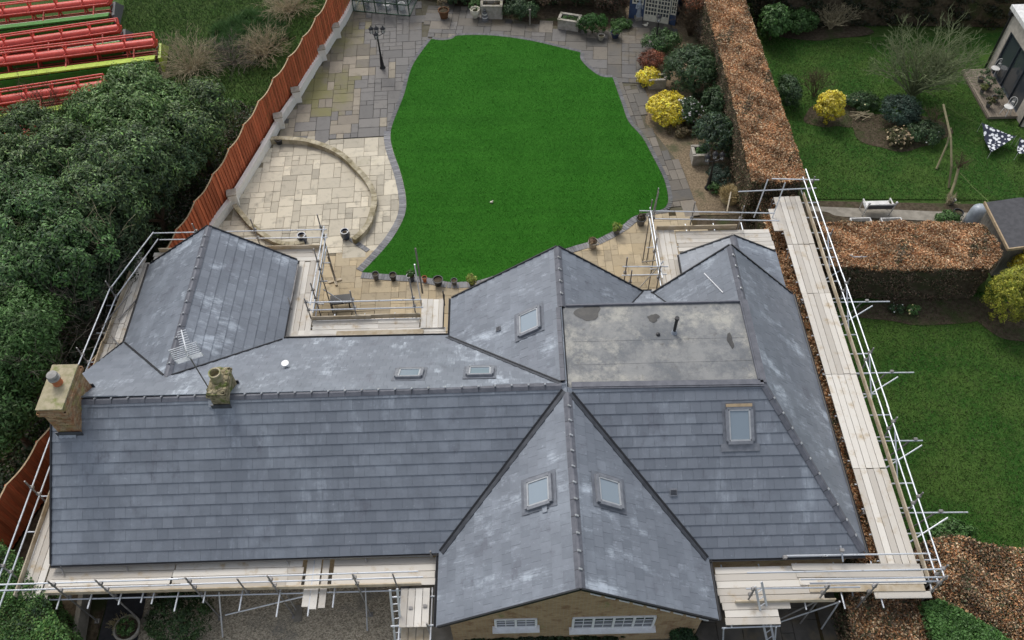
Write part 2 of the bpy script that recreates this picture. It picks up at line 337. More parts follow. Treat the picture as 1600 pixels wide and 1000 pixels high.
# ================================================================== SETTING
def sheet(name, pts, z, mat, kind='structure', parent=None, label=None):
    mb = MB(); mb.add([(x, y, z) for x, y in pts], [tuple(range(len(pts)))], 0.5)
    o = mb.build(name, mat, parent)
    if parent is None: tag(o, label, None, None, kind)
    return o
def inside(p, poly):
    x, y = p; c = False; n = len(poly)
    for i in range(n):
        x1, y1 = poly[i]; x2, y2 = poly[(i+1) % n]
        if (y1 > y) != (y2 > y) and x < (x2-x1)*(y-y1)/(y2-y1)+x1: c = not c
    return c
def smooth(pts, k=5, closed=True):
    out = []; n = len(pts)
    rng = range(n) if closed else range(n-1)
    for i in rng:
        p = [Vector((*pts[(i+j) % n if closed else min(max(i+j, 0), n-1)][:2], 0)) for j in (-1, 0, 1, 2)]
        for s_ in range(k):
            t_ = s_/k
            q = .5*((2*p[1])+(p[2]-p[0])*t_+(2*p[0]-5*p[1]+4*p[2]-p[3])*t_**2+(3*p[1]-p[0]-3*p[2]+p[3])*t_**3)
            out.append((q.x, q.y))
    if not closed: out.append(tuple(pts[-1][:2]))
    return out

FENCE = [(-9.3, 46.6), (-9.6, 44.9), (-10.84, 40.06), (-12.2, 35.81), (-12.85, 33.12), (-13.63, 29.7), (-14.03, 28.26), (-17.08, 16.18), (-18.2, 12.6), (-19.3, 8.5)]
sheet('ground', [(-400, -300), (400, -300), (400, 500), (-400, 500)], -.06, MT['field'])
sheet('rough_grass_field', [(-80, -10), (-20.5, -10)]+[(x-.15, y) for x, y in FENCE[::-1]]+[(-8.5, 52), (-8, 90), (-80, 90)], -.03, MT['field'])
sheet('garden_soil', [(x, y) for x, y in FENCE[::-1]]+[(-8.5, 52), (12, 52), (12, 11), (6, 11), (-19, 11)], -.035, MT['soil'])
sheet('planting_bed_gravel', [(7.0, 45.5), (11.4, 45.5), (11.2, 28), (8.0, 28), (6.8, 31), (6.8, 36)], -.012, MT['bark'])
sheet('neighbour_lawn', [(12.6, 29.0), (30, 28.2), (30, 42), (24, 41.6), (17, 41.9), (12.6, 42.3)], -.02, MT['lawn_n'])
sheet('neighbour_lower_lawn', [(12.6, 11.7), (14.1, 11.8), (17.6, 11.0), (40, 9.5), (40, 24), (20.8, 23), (19.9, 22.9), (14.2, 23), (12.6, 23)], -.02, MT['lawn_n'])
sheet('driveway_gravel', [(-14.2, 1), (-3.9, 1), (-3.9, 11.2), (-14.2, 11.2)], -.015, MT['gravel'])
sheet('front_path', [(-3.895, 1), (-2.2, 1), (-2.2, 11.2), (-3.895, 11.2)], .0, MT['concrete'])
sheet('side_yard_paving', [(4.2, 1), (10.6, 1), (10.6, 11), (4.2, 11)], -.008, MT['wetpave'])
sheet('tarmac_strip', [(-14.0, 1), (-12.55, 1), (-13.0, 11), (-14.3, 11)], .005, MT['asphalt'])
sheet('front_garden_soil', [(-22, 1), (-14.3, 1), (-14.3, 12), (-22, 12)], -.02, MT['soil'])
sheet('hedge_foot_soil', [(12.6, 24.8), (24, 24.8), (24, 28.15), (12.6, 28.9)], -.03, MT['soil'])
sheet('neighbour_path', [gxy(1265, 322), gxy(1600, 336), gxy(1600, 352), gxy(1265, 336)], .0, MT['concrete'])

# lawn outline (seen left side, then bottom, right, top)
LP = [(674, 61), (655, 86), (642, 109), (632, 146), (622, 172), (611, 204), (613, 231), (626, 269), (634, 306), (633, 335), (617, 367), (595, 395), (566, 425),
      (615, 429), (659, 432), (700, 440), (724, 440), (751, 437), (800, 420), (850, 400), (897, 384), (931, 374), (969, 354), (992, 337), (1031, 328), (1042, 320), (1043.5, 306), (1037, 279), (1020, 245),
      (1003, 214), (982, 190), (972, 163), (957, 121), (938, 119), (918, 105), (907, 92), (907, 82), (870, 73), (826, 63), (768, 55.5), (717, 55.5), (707, 60.5), (690, 63)]
CORN = {(674, 61), (566, 425), (957, 121), (907, 82)}
lawn = []
seg = []
W = [gxy(*p, .05) for p in LP]
idx = [i for i, p in enumerate(LP) if p in CORN]
for a, b in zip(idx, idx[1:]+[idx[0]+len(LP)]):
    pts = [W[i % len(W)] for i in range(a, b+1)]
    s_ = smooth(pts, 4, False); lawn += s_[:-1]
lw = MB(); n = len(lawn)
lw.add([(x, y, .055) for x, y in lawn]+[(x, y, -.02) for x, y in lawn], [tuple(range(n))]+[(n+i, n+(i+1) % n, (i+1) % n, i) for i in range(n)], .5)
LAWN = lw.build('artificial_lawn', MT['turf']); tag(LAWN, kind='structure')
# fine upright blades over the lawn edge and surface, one uncountable mass
def blade_mass(name, pts, h, wd, cols, parent=None, lean=.4, kind='stuff', label=None, cat=None):
    P = np.array(pts, float); k = len(P)
    a = RNG.uniform(0, 2*np.pi, k); hh = h*RNG.uniform(.6, 1.3, k); ln = RNG.uniform(-lean, lean, (k, 2))*hh[:, None]
    dx = np.stack([np.cos(a), np.sin(a), 0*a], 1)*wd*RNG.uniform(.6, 1.3, k)[:, None]
    V = np.empty((k, 3, 3)); V[:, 0] = P-dx; V[:, 1] = P+dx; V[:, 2] = P; V[:, 2, :2] += ln; V[:, 2, 2] += hh
    C = np.array(cols)[RNG.integers(0, len(cols), k)]*RNG.uniform(.7, 1.3, (k, 1))
    return raw_mesh(name, V.reshape(-1, 3), 3, np.repeat(C, 3, 0), parent, kind, label, cat)
def raw_mesh(name, V, per, C, parent=None, kind=None, label=None, cat=None, mat='leaf'):
    me = bpy.data.meshes.new(name); nv = len(V); nf = nv//per
    off = LOC.get(parent.name, Vector((0, 0, 0))) if parent is not None else Vector((0, 0, 0))
    V = np.asarray(V, np.float32)-np.array(off, np.float32)
    me.vertices.add(nv); me.vertices.foreach_set('co', V.ravel())
    me.loops.add(nv); me.loops.foreach_set('vertex_index', np.arange(nv, dtype=np.int32))
    me.polygons.add(nf); me.polygons.foreach_set('loop_start', np.arange(0, nv, per, dtype=np.int32))
    try: me.polygons.foreach_set('loop_total', np.full(nf, per, np.int32))
    except Exception: pass
    at_ = me.color_attributes.new('Col', 'FLOAT_COLOR', 'POINT')
    at_.data.foreach_set('color', np.concatenate([np.clip(C, 0, 1), np.ones((nv, 1))], 1).astype(np.float32).ravel())
    me.materials.append(MT[mat]); me.update(calc_edges=True)
    o = bpy.data.objects.new(name, me); link(o, parent); LOC[o.name] = off
    if kind: tag(o, label, cat, None, kind)
    return o
E_ = np.array([(x, y) for x, y in lawn]); cx_, cy_ = E_.mean(0)
pts = []
bb = (E_.min(0), E_.max(0))
while len(pts) < 60000:
    q = RNG.uniform(bb[0], bb[1], (4000, 2))
    pts += [(x, y, .055) for x, y in q if inside((x, y), lawn)]
blade_mass('turf_blades', pts, .045, .010, [(.026, .12, .012), (.034, .145, .014), (.045, .165, .02), (.022, .10, .010)], LAWN, .5)

# edging of small blocks round the lawn (each about 8 px: one mass)
ed = MB(); acc = 0
def edge_blocks(loop, width, a0, a1, mb, z=.045, step=.13, out=1):
    acc = 0
    for i in range(a0, a1):
        p = Vector((*loop[i % len(loop)], 0)); q = Vector((*loop[(i+1) % len(loop)], 0)); d = q-p; L_ = d.length
        if L_ < 1e-4: continue
        d.normalize(); nrm = Vector((d.y, -d.x, 0))*out
        k = max(1, round(L_/step))
        for j in range(k):
            c_ = p+d*(L_*(j+.5)/k)+nrm*(width/2+.01)
            mb.box((c_.x, c_.y, z/2+random.uniform(-.004, .004)), (L_/k-.012, width, z+.02), math.atan2(d.y, d.x))
def near(pt): return min(range(len(lawn)), key=lambda i: (lawn[i][0]-pt[0])**2+(lawn[i][1]-pt[1])**2)
# orientation: make the normal point away from the lawn
area = sum(lawn[i][0]*lawn[(i+1) % n][1]-lawn[(i+1) % n][0]*lawn[i][1] for i in range(n))
i0, i1 = near(gxy(611, 204, .05)), near(gxy(992, 337, .05)); sg = 1 if area > 0 else -1
edge_blocks(lawn, .34, i0, i1, ed, out=sg); tag(ed.build('lawn_edging_blocks', MT['block_grey']), None, None, None, 'structure')
ed2 = MB(); edge_blocks(lawn, .20, i1, n+i0, ed2, out=sg); tag(ed2.build('lawn_edging_setts', MT['block_dark']), None, None, None, 'structure')

# ---------------------------------------------------------------- paving, slab by slab
SLABM = {}
def slab_mesh(w_, h_, mat):
    k = (w_, h_, mat)
    if k not in SLABM:
        mb = MB(); c = .010; gp_ = .019 if mat == 'slab_tan' else .006; a, b = w_/2-gp_, h_/2-gp_; z = .05
        vs = [(-a, -b, 0), (a, -b, 0), (a, b, 0), (-a, b, 0), (-a, -b, z-c), (a, -b, z-c), (a, b, z-c), (-a, b, z-c), (-a+c, -b+c, z), (a-c, -b+c, z), (a-c, b-c, z), (-a+c, b-c, z)]
        fs = [(8, 9, 10, 11)]
        for i in range(4):
            j = (i+1) % 4; fs += [(i, j, 4+j, 4+i), (4+i, 4+j, 8+j, 8+i)]
        mb.add(vs, fs, 0.0); SLABM[k] = mb.mesh('paving_slab', MT[mat])
    return SLABM[k]
def grow(poly, d):
    cx0 = sum(p[0] for p in poly)/len(poly); cy0 = sum(p[1] for p in poly)/len(poly)
    return [(cx0+(x-cx0)*(1-d), cy0+(y-cy0)*(1-d)) for x, y in poly]
lawn_in = grow(lawn, .06)
def pave(name, label, poly, cell, mat, z, rot=0, sizes=((2, 2), (2, 1), (1, 2), (3, 2), (2, 3), (1, 1)), seed=1, base=None, limit=300, matf=None):
    base = base or 'joint'
    par = sheet(name, poly, z, MT[base], 'structure', label=label)
    rs = random.Random(seed); R_ = Matrix.Rotation(rot, 2)
    xs = [p[0] for p in poly]; ys = [p[1] for p in poly]; ox, oy = sum(xs)/len(xs), sum(ys)/len(ys)
    ext = max(max(xs)-min(xs), max(ys)-min(ys))
    nn = int(ext*1.3/cell)+2; occ = np.zeros((nn, nn), bool); slabs = []
    for j in range(nn):
        for i in range(nn):
            if occ[i, j]: continue
            opts = list(sizes); rs.shuffle(opts); opts.append((1, 1))
            for a, b in opts:
                if i+a <= nn and j+b <= nn and not occ[i:i+a, j:j+b].any(): break
            occ[i:i+a, j:j+b] = True
            lx, ly = (i+a/2-nn/2)*cell, (j+b/2-nn/2)*cell
            v_ = R_ @ Vector((lx, ly)); x, y = v_.x+ox, v_.y+oy
            if inside((x, y), poly) and not inside((x, y), lawn_in): slabs.append((x, y, a, b))
    slabs.sort(key=lambda s_: s_[1])
    rest = MB()
    for q, (x, y, a, b) in enumerate(slabs):
        zz = z+rs.uniform(-.006, .004)-.012
        if q < limit:
            o = bpy.data.objects.new('paving_slab', slab_mesh(round(a*cell, 3), round(b*cell, 3), matf(x, y, rs) if matf else mat)); link(o, par)
            o.location = (x, y, zz); o.rotation_euler = (rs.uniform(-.006, .006), rs.uniform(-.006, .006), rot+rs.uniform(-.006, .006))
        else: rest.box((x, y, zz+.025), (a*cell-.012, b*cell-.012, .05), rot)
    if rest.v: tag(rest.build('paving_slabs', MT[mat], par), kind='stuff')
    return par
pave('lower_terrace_paving', None, [(-15, 18.5), (8.6, 18.5), (8.6, 27.9), (7.0, 28.4), (-2.5, 26.5), (-7.2, 26.1), (-14.6, 25.4)], .33, 'slab_tan', -.004, .02, seed=3)
MIDL = [(-14.6, 25.45), (-7.2, 26.15), (-4.5, 26.3), (-4.5, 33.9), (-7.9, 33.95), (-12.35, 34.05), (-13.5, 29.6), (-14.1, 28.0)]
pave('cream_patio_paving', None, MIDL, .36, 'slab_cream', .0, .05, seed=5, base='joint_pale')
pave('upper_patio_paving', None, [(-7.95, 34.0), (-4.3, 33.95), (-3.0, 41), (-4.6, 42.6), (-5.4, 46.8), (-9.5, 46.8), (-10.2, 42), (-11.4, 37.9), (-12.35, 34.1)], .37, 'slab_mossy', .002, .05, seed=8, base='joint_dull', matf=lambda x, y, rs: 'slab_pale' if rs.random() < (.22 if y > 36 else .32) and y < 41 else ('slab_dark' if x > -7.6-(y-34)*.06+rs.uniform(-.6, .6) or (y < 36.2 and rs.random() < .7) else 'slab_mossy'))
pave('back_path_paving', None, [(-4.65, 42.65), (-3.0, 41), (3.0, 39), (5, 37.6), (7.4, 38.0), (8.2, 40.6), (9.6, 42.6), (9.4, 44.3), (7.2, 44.3), (5.6, 43.0), (1.5, 43.9), (-5.35, 46.8)], .40, 'slab_grey', .004, -.1, seed=9, base='joint_dull', matf=lambda x, y, rs: 'slab_dark' if rs.random() < .4 else ('slab_path' if rs.random() < .1 else 'slab_grey'))
pave('side_path_paving', None, [(4.6, 37.65), (7.35, 37.9), (7.2, 36.2), (7.0, 34.8), (7.6, 33.4), (8.45, 31.2), (8.75, 28.3), (6.6, 28.3), (6.2, 31)], .36, 'slab_path', .004, .12, seed=10, base='joint_dull', matf=lambda x, y, rs: 'slab_grey' if y > 33.5 or rs.random() < .25 else 'slab_path')
# front yard flags
pave('side_yard_flags', None, [(5.9, 5.5), (9.9, 5.5), (9.9, 10.6), (5.9, 10.6)], .42, 'wetpave', .0, .0, seed=12)

# ================================================================== HOUSE
Xc, Xl, Xr, XL, XE, XF = 1.62, -2.60, 5.91, -15.18, 10.95, 7.98
ZR, ZE = 5.51, 2.55
YFG, YRG, YRR = 8.335, 21.19, 21.04
HOUSE = thing('bungalow', 'large L shaped bungalow with freshly tiled slate grey roof and flat centre', 'house', (0, 14.5, 0))
# slopes: eave start, eave end, top end, top start  (counter-clockwise seen from outside)
S = {}
S['main_front'] = [(XL, 10.65, ZE), (Xc, 10.79, ZE), (Xc, 15.085, ZR), (XL, 14.945, ZR)]
S['main_rear'] = [(Xc, 19.36, ZE), (XL, 19.43, ZE), (XL, 14.945, ZR), (Xc, 15.085, ZR)]
S['gable_left'] = [(Xl, 15.0, ZE), (Xl, YFG, ZE), (Xc, YFG, ZR), (Xc, 15.0, ZR)]
S['gable_right'] = [(Xr, YFG, ZE), (Xr, 15.0, ZE), (Xc, 15.0, ZR), (Xc, YFG, ZR)]
S['back_left'] = [(-2.48, YRG, 2.66), (-2.48, 15.0, 2.66), (Xc, 15.0, ZR), (Xc, YRG, ZR)]
S['back_right'] = [(5.05, 18.4, 2.75), (5.05, YRG, 2.75), (Xc, YRG, ZR), (Xc, 18.4, ZR)]
S['right_front'] = [(Xc, 10.329, ZE), (XE, 10.329, ZE), (XF, 14.98, ZR), (Xc, 14.98, ZR)]
S['right_side'] = [(XE, 10.329, ZE), (XE, YRR, ZE), (XF, YRR, ZR), (XF, 14.98, ZR)]
S['right_back'] = [(5.37, YRR, 2.75), (5.37, 18.4, 2.75), (XF, 18.4, ZR), (XF, YRR, ZR)]
S['notch'] = [(6.6, 21.15, 2.76), (3.6, 21.15, 2.76), (3.6, 18.4, 4.12), (6.6, 18.4, 4.12)]
WX0, WX1, WXC, WZ, WY0, WY1 = -15.07, -9.03, -12.05, 4.68, 16.0, 23.52
S['wing_left'] = [(WX0, WY1, ZE), (WX0, WY0, ZE), (WXC, WY0, WZ), (WXC, WY1, WZ)]
S['wing_right'] = [(WX1, WY0, ZE), (WX1, WY1, ZE), (WXC, WY1, WZ), (WXC, WY0, WZ)]
PX0, PX1, PXC, PZ, PY1 = 6.87, 10.75, 8.85, 3.58, 23.3
S['porch_left'] = [(PX0, PY1, ZE), (PX0, 20.4, ZE), (PXC, 20.4, PZ), (PXC, PY1, PZ)]
S['porch_right'] = [(PX1, 20.4, ZE), (PX1, PY1, ZE), (PXC, PY1, PZ), (PXC, 20.4, PZ)]
S = {k: [Vector(p) for p in v] for k, v in S.items()}
PL = {}
for k, v in S.items():
    U = (v[1]-v[0]).normalized(); nr = U.cross(v[3]-v[0]).normalized(); V_ = nr.cross(U)
    PL[k] = (v[0], U, V_, nr)
FLATP = [(Xc, 15.0), (XF, 15.0), (XF, 18.4), (Xc, 18.4)]
def roof_z(x, y, skip=None):
    best = -1
    for k, v in S.items():
        if k == skip: continue
        if inside((x, y), [(p.x, p.y) for p in v]):
            o, U, V_, nr = PL[k]; z = o.z-((x-o.x)*nr.x+(y-o.y)*nr.y)/nr.z
            best = max(best, z)
    if skip != 'flat' and inside((x, y), FLATP): best = max(best, 5.45)
    return best
def onslope(u, v, k):
    o, U, V_, nr = PL[k]; d = ray(u, v); return CAM+d*((o-CAM).dot(nr)/d.dot(nr))
def clip(poly, a, b):
    """keep the part of a 2-D polygon left of a->b"""
    out = []; n = len(poly)
    f = lambda p: (b[0]-a[0])*(p[1]-a[1])-(b[1]-a[1])*(p[0]-a[0])
    for i in range(n):
        p, q = poly[i], poly[(i+1) % n]; fp, fq = f(p), f(q)
        if fp >= 0: out.append(p)
        if (fp >= 0) != (fq >= 0):
            t_ = fp/(fp-fq); out.append((p[0]+(q[0]-p[0])*t_, p[1]+(q[1]-p[1])*t_))
    return out
roof = MB()
for k, v in S.items():
    nr = PL[k][3]; roof.poly3([p-nr*.012 for p in v], .05)
ROOF = roof.build('roof', MT['valley'], HOUSE)
GA, TW = .36, .345
TILES = []
for k, v in S.items():
    o, U, V_, nr = PL[k]
    P2 = [((p-o).dot(U), (p-o).dot(V_)) for p in v]
    P2[0] = (P2[0][0], P2[0][1]-.05); P2[1] = (P2[1][0], P2[1][1]-.05)
    top = max(p[1] for p in P2); u0 = min(p[0] for p in P2)-TW; u1 = max(p[0] for p in P2)+TW
    for i in range(int(top/GA)+2):
        va = i*GA-.05; vb = va+GA+.05; off = (i % 2)*TW/2
        for j in range(int((u1-u0)/TW)+1):
            ua = u0+j*TW+off; gap = .0022
            q = [(ua+gap, va), (ua+TW-gap, va), (ua+TW-gap, vb), (ua+gap, vb)]
            for e in range(4):
                q = clip(q, P2[e], P2[(e+1) % 4])
                if len(q) < 3: break
            if len(q) < 3: continue
            # drop tiles that another slope covers
            pts3 = [o+U*a+V_*b for a, b in q]
            if all(roof_z(p.x*.98+sum(z.x for z in pts3)/len(pts3)*.02, p.y*.98+sum(z.y for z in pts3)/len(pts3)*.02, k) > p.z+.05 for p in pts3): continue
            lift = random.uniform(0, .004); tw_ = random.uniform(-.003, .003)
            tp = []; bt_ = []
            for a, b in q:
                h = lerp(.041, .012, (b-va)/(vb-va))+lift+tw_*((a-ua)/TW-.5)
                tp.append(o+U*a+V_*b+nr*h)
                inset = .012 if b < va+.01 else 0
                bt_.append(o+U*a+V_*(b+inset)+nr*(h-.024))
            TILES.append((tp, bt_))
TILES.sort(key=lambda t_: (sum(t_[0], Vector())/len(t_[0])-CAM).length)
stuff = MB()
for i, (tp, bt_) in enumerate(TILES):
    nq = len(tp); mb = MB() if i < 300 else stuff
    mb.add(tp+bt_, [tuple(range(nq))]+[(nq+a, nq+(a+1) % nq, (a+1) % nq, a) for a in range(nq)], random.random())
    if i < 300: mb.build('roof_tile', MT['tile'], ROOF)
tag(stuff.build('roof_tiles', MT['tile'], HOUSE), kind='stuff')

# ridge and hip tiles with a steel clip at each joint
def ridge_run(a, b, na, nb, step=.535, w_=.135, clip_side=0, every=True):
    a = Vector(a); b = Vector(b); d = (b-a); L_ = d.length; d.normalize(); k = max(1, round(L_/step)); st = L_/k
    na = Vector(na); nb = Vector(nb)
    ta = d.cross(na).normalized(); tb = -d.cross(nb).normalized()       # directions down each slope
    if ta.z > 0: ta = -ta
    if tb.z > 0: tb = -tb
    upv = (na+nb).normalized()
    for i in range(k):
        p = a+d*(st*i+.006); q = a+d*(st*(i+1)-.006); mb = MB()
        e1, e2 = (upv*.075, upv*.075)
        lift = upv*random.uniform(0, .006)
        pr = [ta*w_+na*.035, ta*w_+na*.05, ta*.04+upv*.058, tb*.04+upv*.058, tb*w_+nb*.05, tb*w_+nb*.035]
        vs = [p+x+lift for x in pr]+[q+x+lift for x in pr]
        fs = [(i_, i_+1, 7+i_, 6+i_) for i_ in range(5)]+[(0, 6, 11, 5), tuple(range(5, -1, -1)), tuple(range(6, 12))]
        mb.add(vs, fs); o = mb.build('ridge_tile', MT['ridge'], HOUSE)
        cb = MB(); c0 = a+d*(st*i)
        cb.add([c0+x+upv*.003-d*.010 for x in pr]+[c0+x+upv*.003+d*.010 for x in pr], [(i_, i_+1, 7+i_, 6+i_) for i_ in range(5)]+[(0, 6, 11, 5), tuple(range(5, -1, -1)), tuple(range(6, 12))])
        cb.build('joint_band', MT['black'], o)
        if every and i > 0:
            side = ta if clip_side == 0 else tb; nn_ = na if clip_side == 0 else nb
            s_ = MB(); s_.bar(c0+upv*.10-side*.02, c0+side*.09+upv*.08, .055, .03, upv); s_.build('clip', MT['clip'], o)
N_ = lambda k: PL[k][3]
ridge_run((-14.3, 14.953, ZR), (1.45, 15.08, ZR), N_('main_rear'), N_('main_front'))
ridge_run((Xc, YFG+.02, ZR), (Xc, 14.8, ZR), N_('gable_left'), N_('gable_right'), clip_side=1)
ridge_run((Xc, 15.25, ZR), (Xc, 18.3, ZR), N_('back_left'), (0, 0, 1), every=False, w_=.2)
ridge_run((Xc, 18.35, ZR), (Xc, YRG-.02, ZR), N_('back_left'), N_('back_right'), clip_side=1)
ridge_run((XF, 18.4, ZR), (XF, YRR-.02, ZR), N_('right_back'), N_('right_side'), clip_side=1)
ridge_run((WXC, 16.35, WZ), (WXC, WY1-.02, WZ), N_('wing_left'), N_('wing_right'), clip_side=0)
ridge_run((PXC, 21.1, PZ), (PXC, PY1-.02, PZ), N_('porch_left'), N_('porch_right'), every=False)
ridge_run((XE-.05, 10.40, ZE+.05), (XF+.02, 14.95, ZR), N_('right_front'), N_('right_side'), clip_side=1)

# flat roof between the ridges, with rolled kerb
fl = MB(); fl.box(((Xc+XF)/2, 16.7, 5.33), (XF-Xc-.1, 3.36, .26)); FLAT = fl.build('flat_roof', MT['flat'], HOUSE)
for a, b, nm in (((Xc+.15, 15.05, 5.50), (XF+.02, 14.98, 5.50), 'front'), ((XF, 14.97, 5.50), (XF, 18.42, 5.50), 'side'), ((Xc+.15, 18.40, 5.47), (XF, 18.40, 5.47), 'back')):
    k = MB(); k.bar(a, b, .26 if nm != 'back' else .08, .10); k.bar(Vector(a)+Vector((0, 0, .05)), Vector(b)+Vector((0, 0, .05)), .16 if nm != 'back' else .05, .05); k.build('roof_kerb', MT['ridge'], HOUSE)
def blob(cx0, cy0, rx, ry, z, n=28, rough=.25, seed=1):
    rs = random.Random(seed); ph = [rs.uniform(0, 6.28) for _ in range(4)]
    return [(cx0+rx*math.cos(a)*(1+rough*(math.sin(2*a+ph[0])*.5+math.sin(3*a+ph[1])*.5+math.sin(5*a+ph[2])*.4)), cy0+ry*math.sin(a)*(1+rough*(math.sin(2*a+ph[0])*.5+math.sin(3*a+ph[1])*.5+math.sin(7*a+ph[3])*.3))) for a in [2*math.pi*i/n for i in range(n)]]
for (u, v, rx, ry, sd_) in ((919, 489, .40, .36, 1), (1021, 497, .20, .17, 2), (1141, 532, .10, .30, 5)):
    c = g(u, v, 5.463); sheet('puddle', blob(c.x, c.y, rx, ry, 0, seed=sd_), 5.471, MT['puddle'], parent=HOUSE)
# sheet() builds in world coordinates; the parent's offset is handled in build
for y in (15.95, 16.9):
    sm = MB(); sm.bar((Xc+.3, y, 5.463), (XF-.16, y+.01, 5.463), .09, .008); sm.build('felt_lap', MT['flat'], HOUSE)
vp = MB(); b = g(1053, 520, 5.46); vp.tube(b, b+Vector((0, 0, .75)), .055, 12); vp.tube(b+Vector((0, 0, .75)), b+Vector((0, 0, .84)), .075, 12); o = vp.build('vent_pipe', MT['black'], HOUSE, True)
cl = MB(); cl.lathe([(.11, 0), (.1, .02), (.07, .12)], 14, b); cl.build('pipe_collar', MT['lead'], o)
b = g(1028, 523, 5.46); vv = MB(); vv.lathe([(.07, 0), (.07, .05), (.03, .08)], 12, b); vv.build('roof_vent', MT['black'], HOUSE, True)

# valley troughs
def strip(a, b, w_, mat, name, n1, n2=None, h=.05):
    mb = MB(); a = Vector(a); b = Vector(b); up = Vector(n1)+(Vector(n2) if n2 is not None else Vector((0, 0, 0))); up.normalize()
    mb.bar(a+up*h, b+up*h, w_, .012, up); return mb.build(name, mat, HOUSE)
def meet(k1, k2, za, zb):
    """points where two slopes cross at heights za and zb"""
    out = []
    for z in (za, zb):
        o1, _, _, n1 = PL[k1]; o2, _, _, n2 = PL[k2]
        A = np.array([[n1.x, n1.y], [n2.x, n2.y]]); B = np.array([n1.dot(o1)-n1.z*z, n2.dot(o2)-n2.z*z]); x, y = np.linalg.solve(A, B); out.append(Vector((x, y, z)))
    return out
for k1, k2, za, zb in (('main_front', 'gable_left', ZE, 5.42), ('right_front', 'gable_right', ZE, 5.42), ('main_rear', 'back_left', 2.62, 5.42), ('main_rear', 'wing_left', ZE, 4.6), ('main_rear', 'wing_right', ZE, 4.6), ('back_right', 'notch', 2.78, 3.4), ('right_back', 'notch', 2.78, 3.4)):
    a, b = meet(k1, k2, za, zb); n1, n2 = PL[k1][3], PL[k2][3]
    d = (b-a).normalized(); s1 = n1.cross(d).normalized(); s1 = s1 if s1.dot(n2) > 0 else -s1       # away from the second slope, within the first
    mb = MB(); wv = .075; nn_ = n1*.064
    if 'notch' in k2: wv = .04
    mb.bar(a+s1*(wv*.5)+nn_, b+s1*(wv*.5)+nn_, wv, .014, n1); mb.build('valley_trough', MT['black'], HOUSE)
    if k2 in ('gable_left', 'gable_right') or k1+k2 == 'main_rearback_left':
        kk, dd = (k2, n2) if k2 != 'back_left' else (k1, n1)
        s2 = dd.cross(d).normalized(); oth = n1 if kk == k2 else n2
        s2 = s2 if s2.dot(oth) > 0 else -s2
        mb = MB(); mb.bar(a+s2*.13+dd*.050, b+s2*.13+dd*.050, .15, .012, dd); mb.build('valley_lining', MT['valley'], HOUSE)

# gutters, verges
def gutter(a, b):
    mb = MB(); a = Vector(a); b = Vector(b); d = (b-a).normalized(); s_ = d.cross(Vector((0, 0, 1)))
    pr = [(-.06, 0), (-.05, -.05), (0, -.075), (.05, -.05), (.06, 0), (.05, 0), (.04, -.04), (0, -.06), (-.04, -.04), (-.05, 0)]
    vs = [p+s_*x+Vector((0, 0, z)) for p in (a, b) for x, z in pr]; k = len(pr)
    mb.add(vs, [(i, (i+1) % k, k+(i+1) % k, k+i) for i in range(k)]+[tuple(range(k)), tuple(range(2*k-1, k-1, -1))])
    mb.build('gutter', MT['black'], HOUSE)
gutter((XL, 10.55, ZE+.02), (Xl-.02, 10.68, ZE+.02)); gutter((Xl-.09, YFG+.02, ZE+.02), (Xl-.09, 10.7, ZE+.02)); gutter((Xr+.09, YFG+.02, ZE+.02), (Xr+.09, 10.3, ZE+.02)); gutter((Xr+.03, 10.24, ZE+.02), (XE, 10.24, ZE+.02))
gutter((XE+.09, 10.35, ZE+.02), (XE+.09, YRR, ZE+.02)); gutter((WX1+.09, 19.5, ZE+.02), (WX1+.09, WY1, ZE+.02)); gutter((WX0-.09, 19.5, ZE+.02), (WX0-.09, WY1, ZE+.02)); gutter((-9.0, 19.5, ZE+.02), (-2.6, 19.46, ZE+.02)); gutter((-2.57, 19.4, 2.68), (-2.57, YRG, 2.68)); gutter((PX0-.09, 21.2, ZE+.02), (PX0-.09, PY1, ZE+.02)); gutter((5.0, 21.22, 2.78), (5.42, 21.22, 2.78))
def verge(a, b, k):
    n1 = PL[k][3]; mb = MB(); mb.bar(Vector(a)+n1*.02, Vector(b)+n1*.02, .05, .11, n1); mb.build('verge_trim', MT['black'], HOUSE)
verge((Xl, YFG, ZE), (Xc, YFG, ZR), 'gable_left'); verge((Xc, YFG, ZR), (Xr, YFG, ZE), 'gable_right'); verge((XL, 10.65, ZE), (XL, 14.945, ZR), 'main_front'); verge((XL, 14.945, ZR), (XL, 19.43, ZE), 'main_rear')
verge((-2.48, YRG, 2.66), (Xc, YRG, ZR), 'back_left'); verge((Xc, YRG, ZR), (5.05, YRG, 2.75), 'back_right'); verge((WX0, WY1, ZE), (WXC, WY1, WZ), 'wing_left'); verge((WXC, WY1, WZ), (WX1, WY1, ZE), 'wing_right')
verge((PX0, PY1, ZE), (PXC, PY1, PZ), 'porch_left'); verge((PXC, PY1, PZ), (PX1, PY1, ZE), 'porch_right'); verge((5.37, YRR, 2.75), (XF, YRR, ZR), 'right_back'); verge((XF, YRR, ZR), (XE, YRR, ZE), 'right_side')

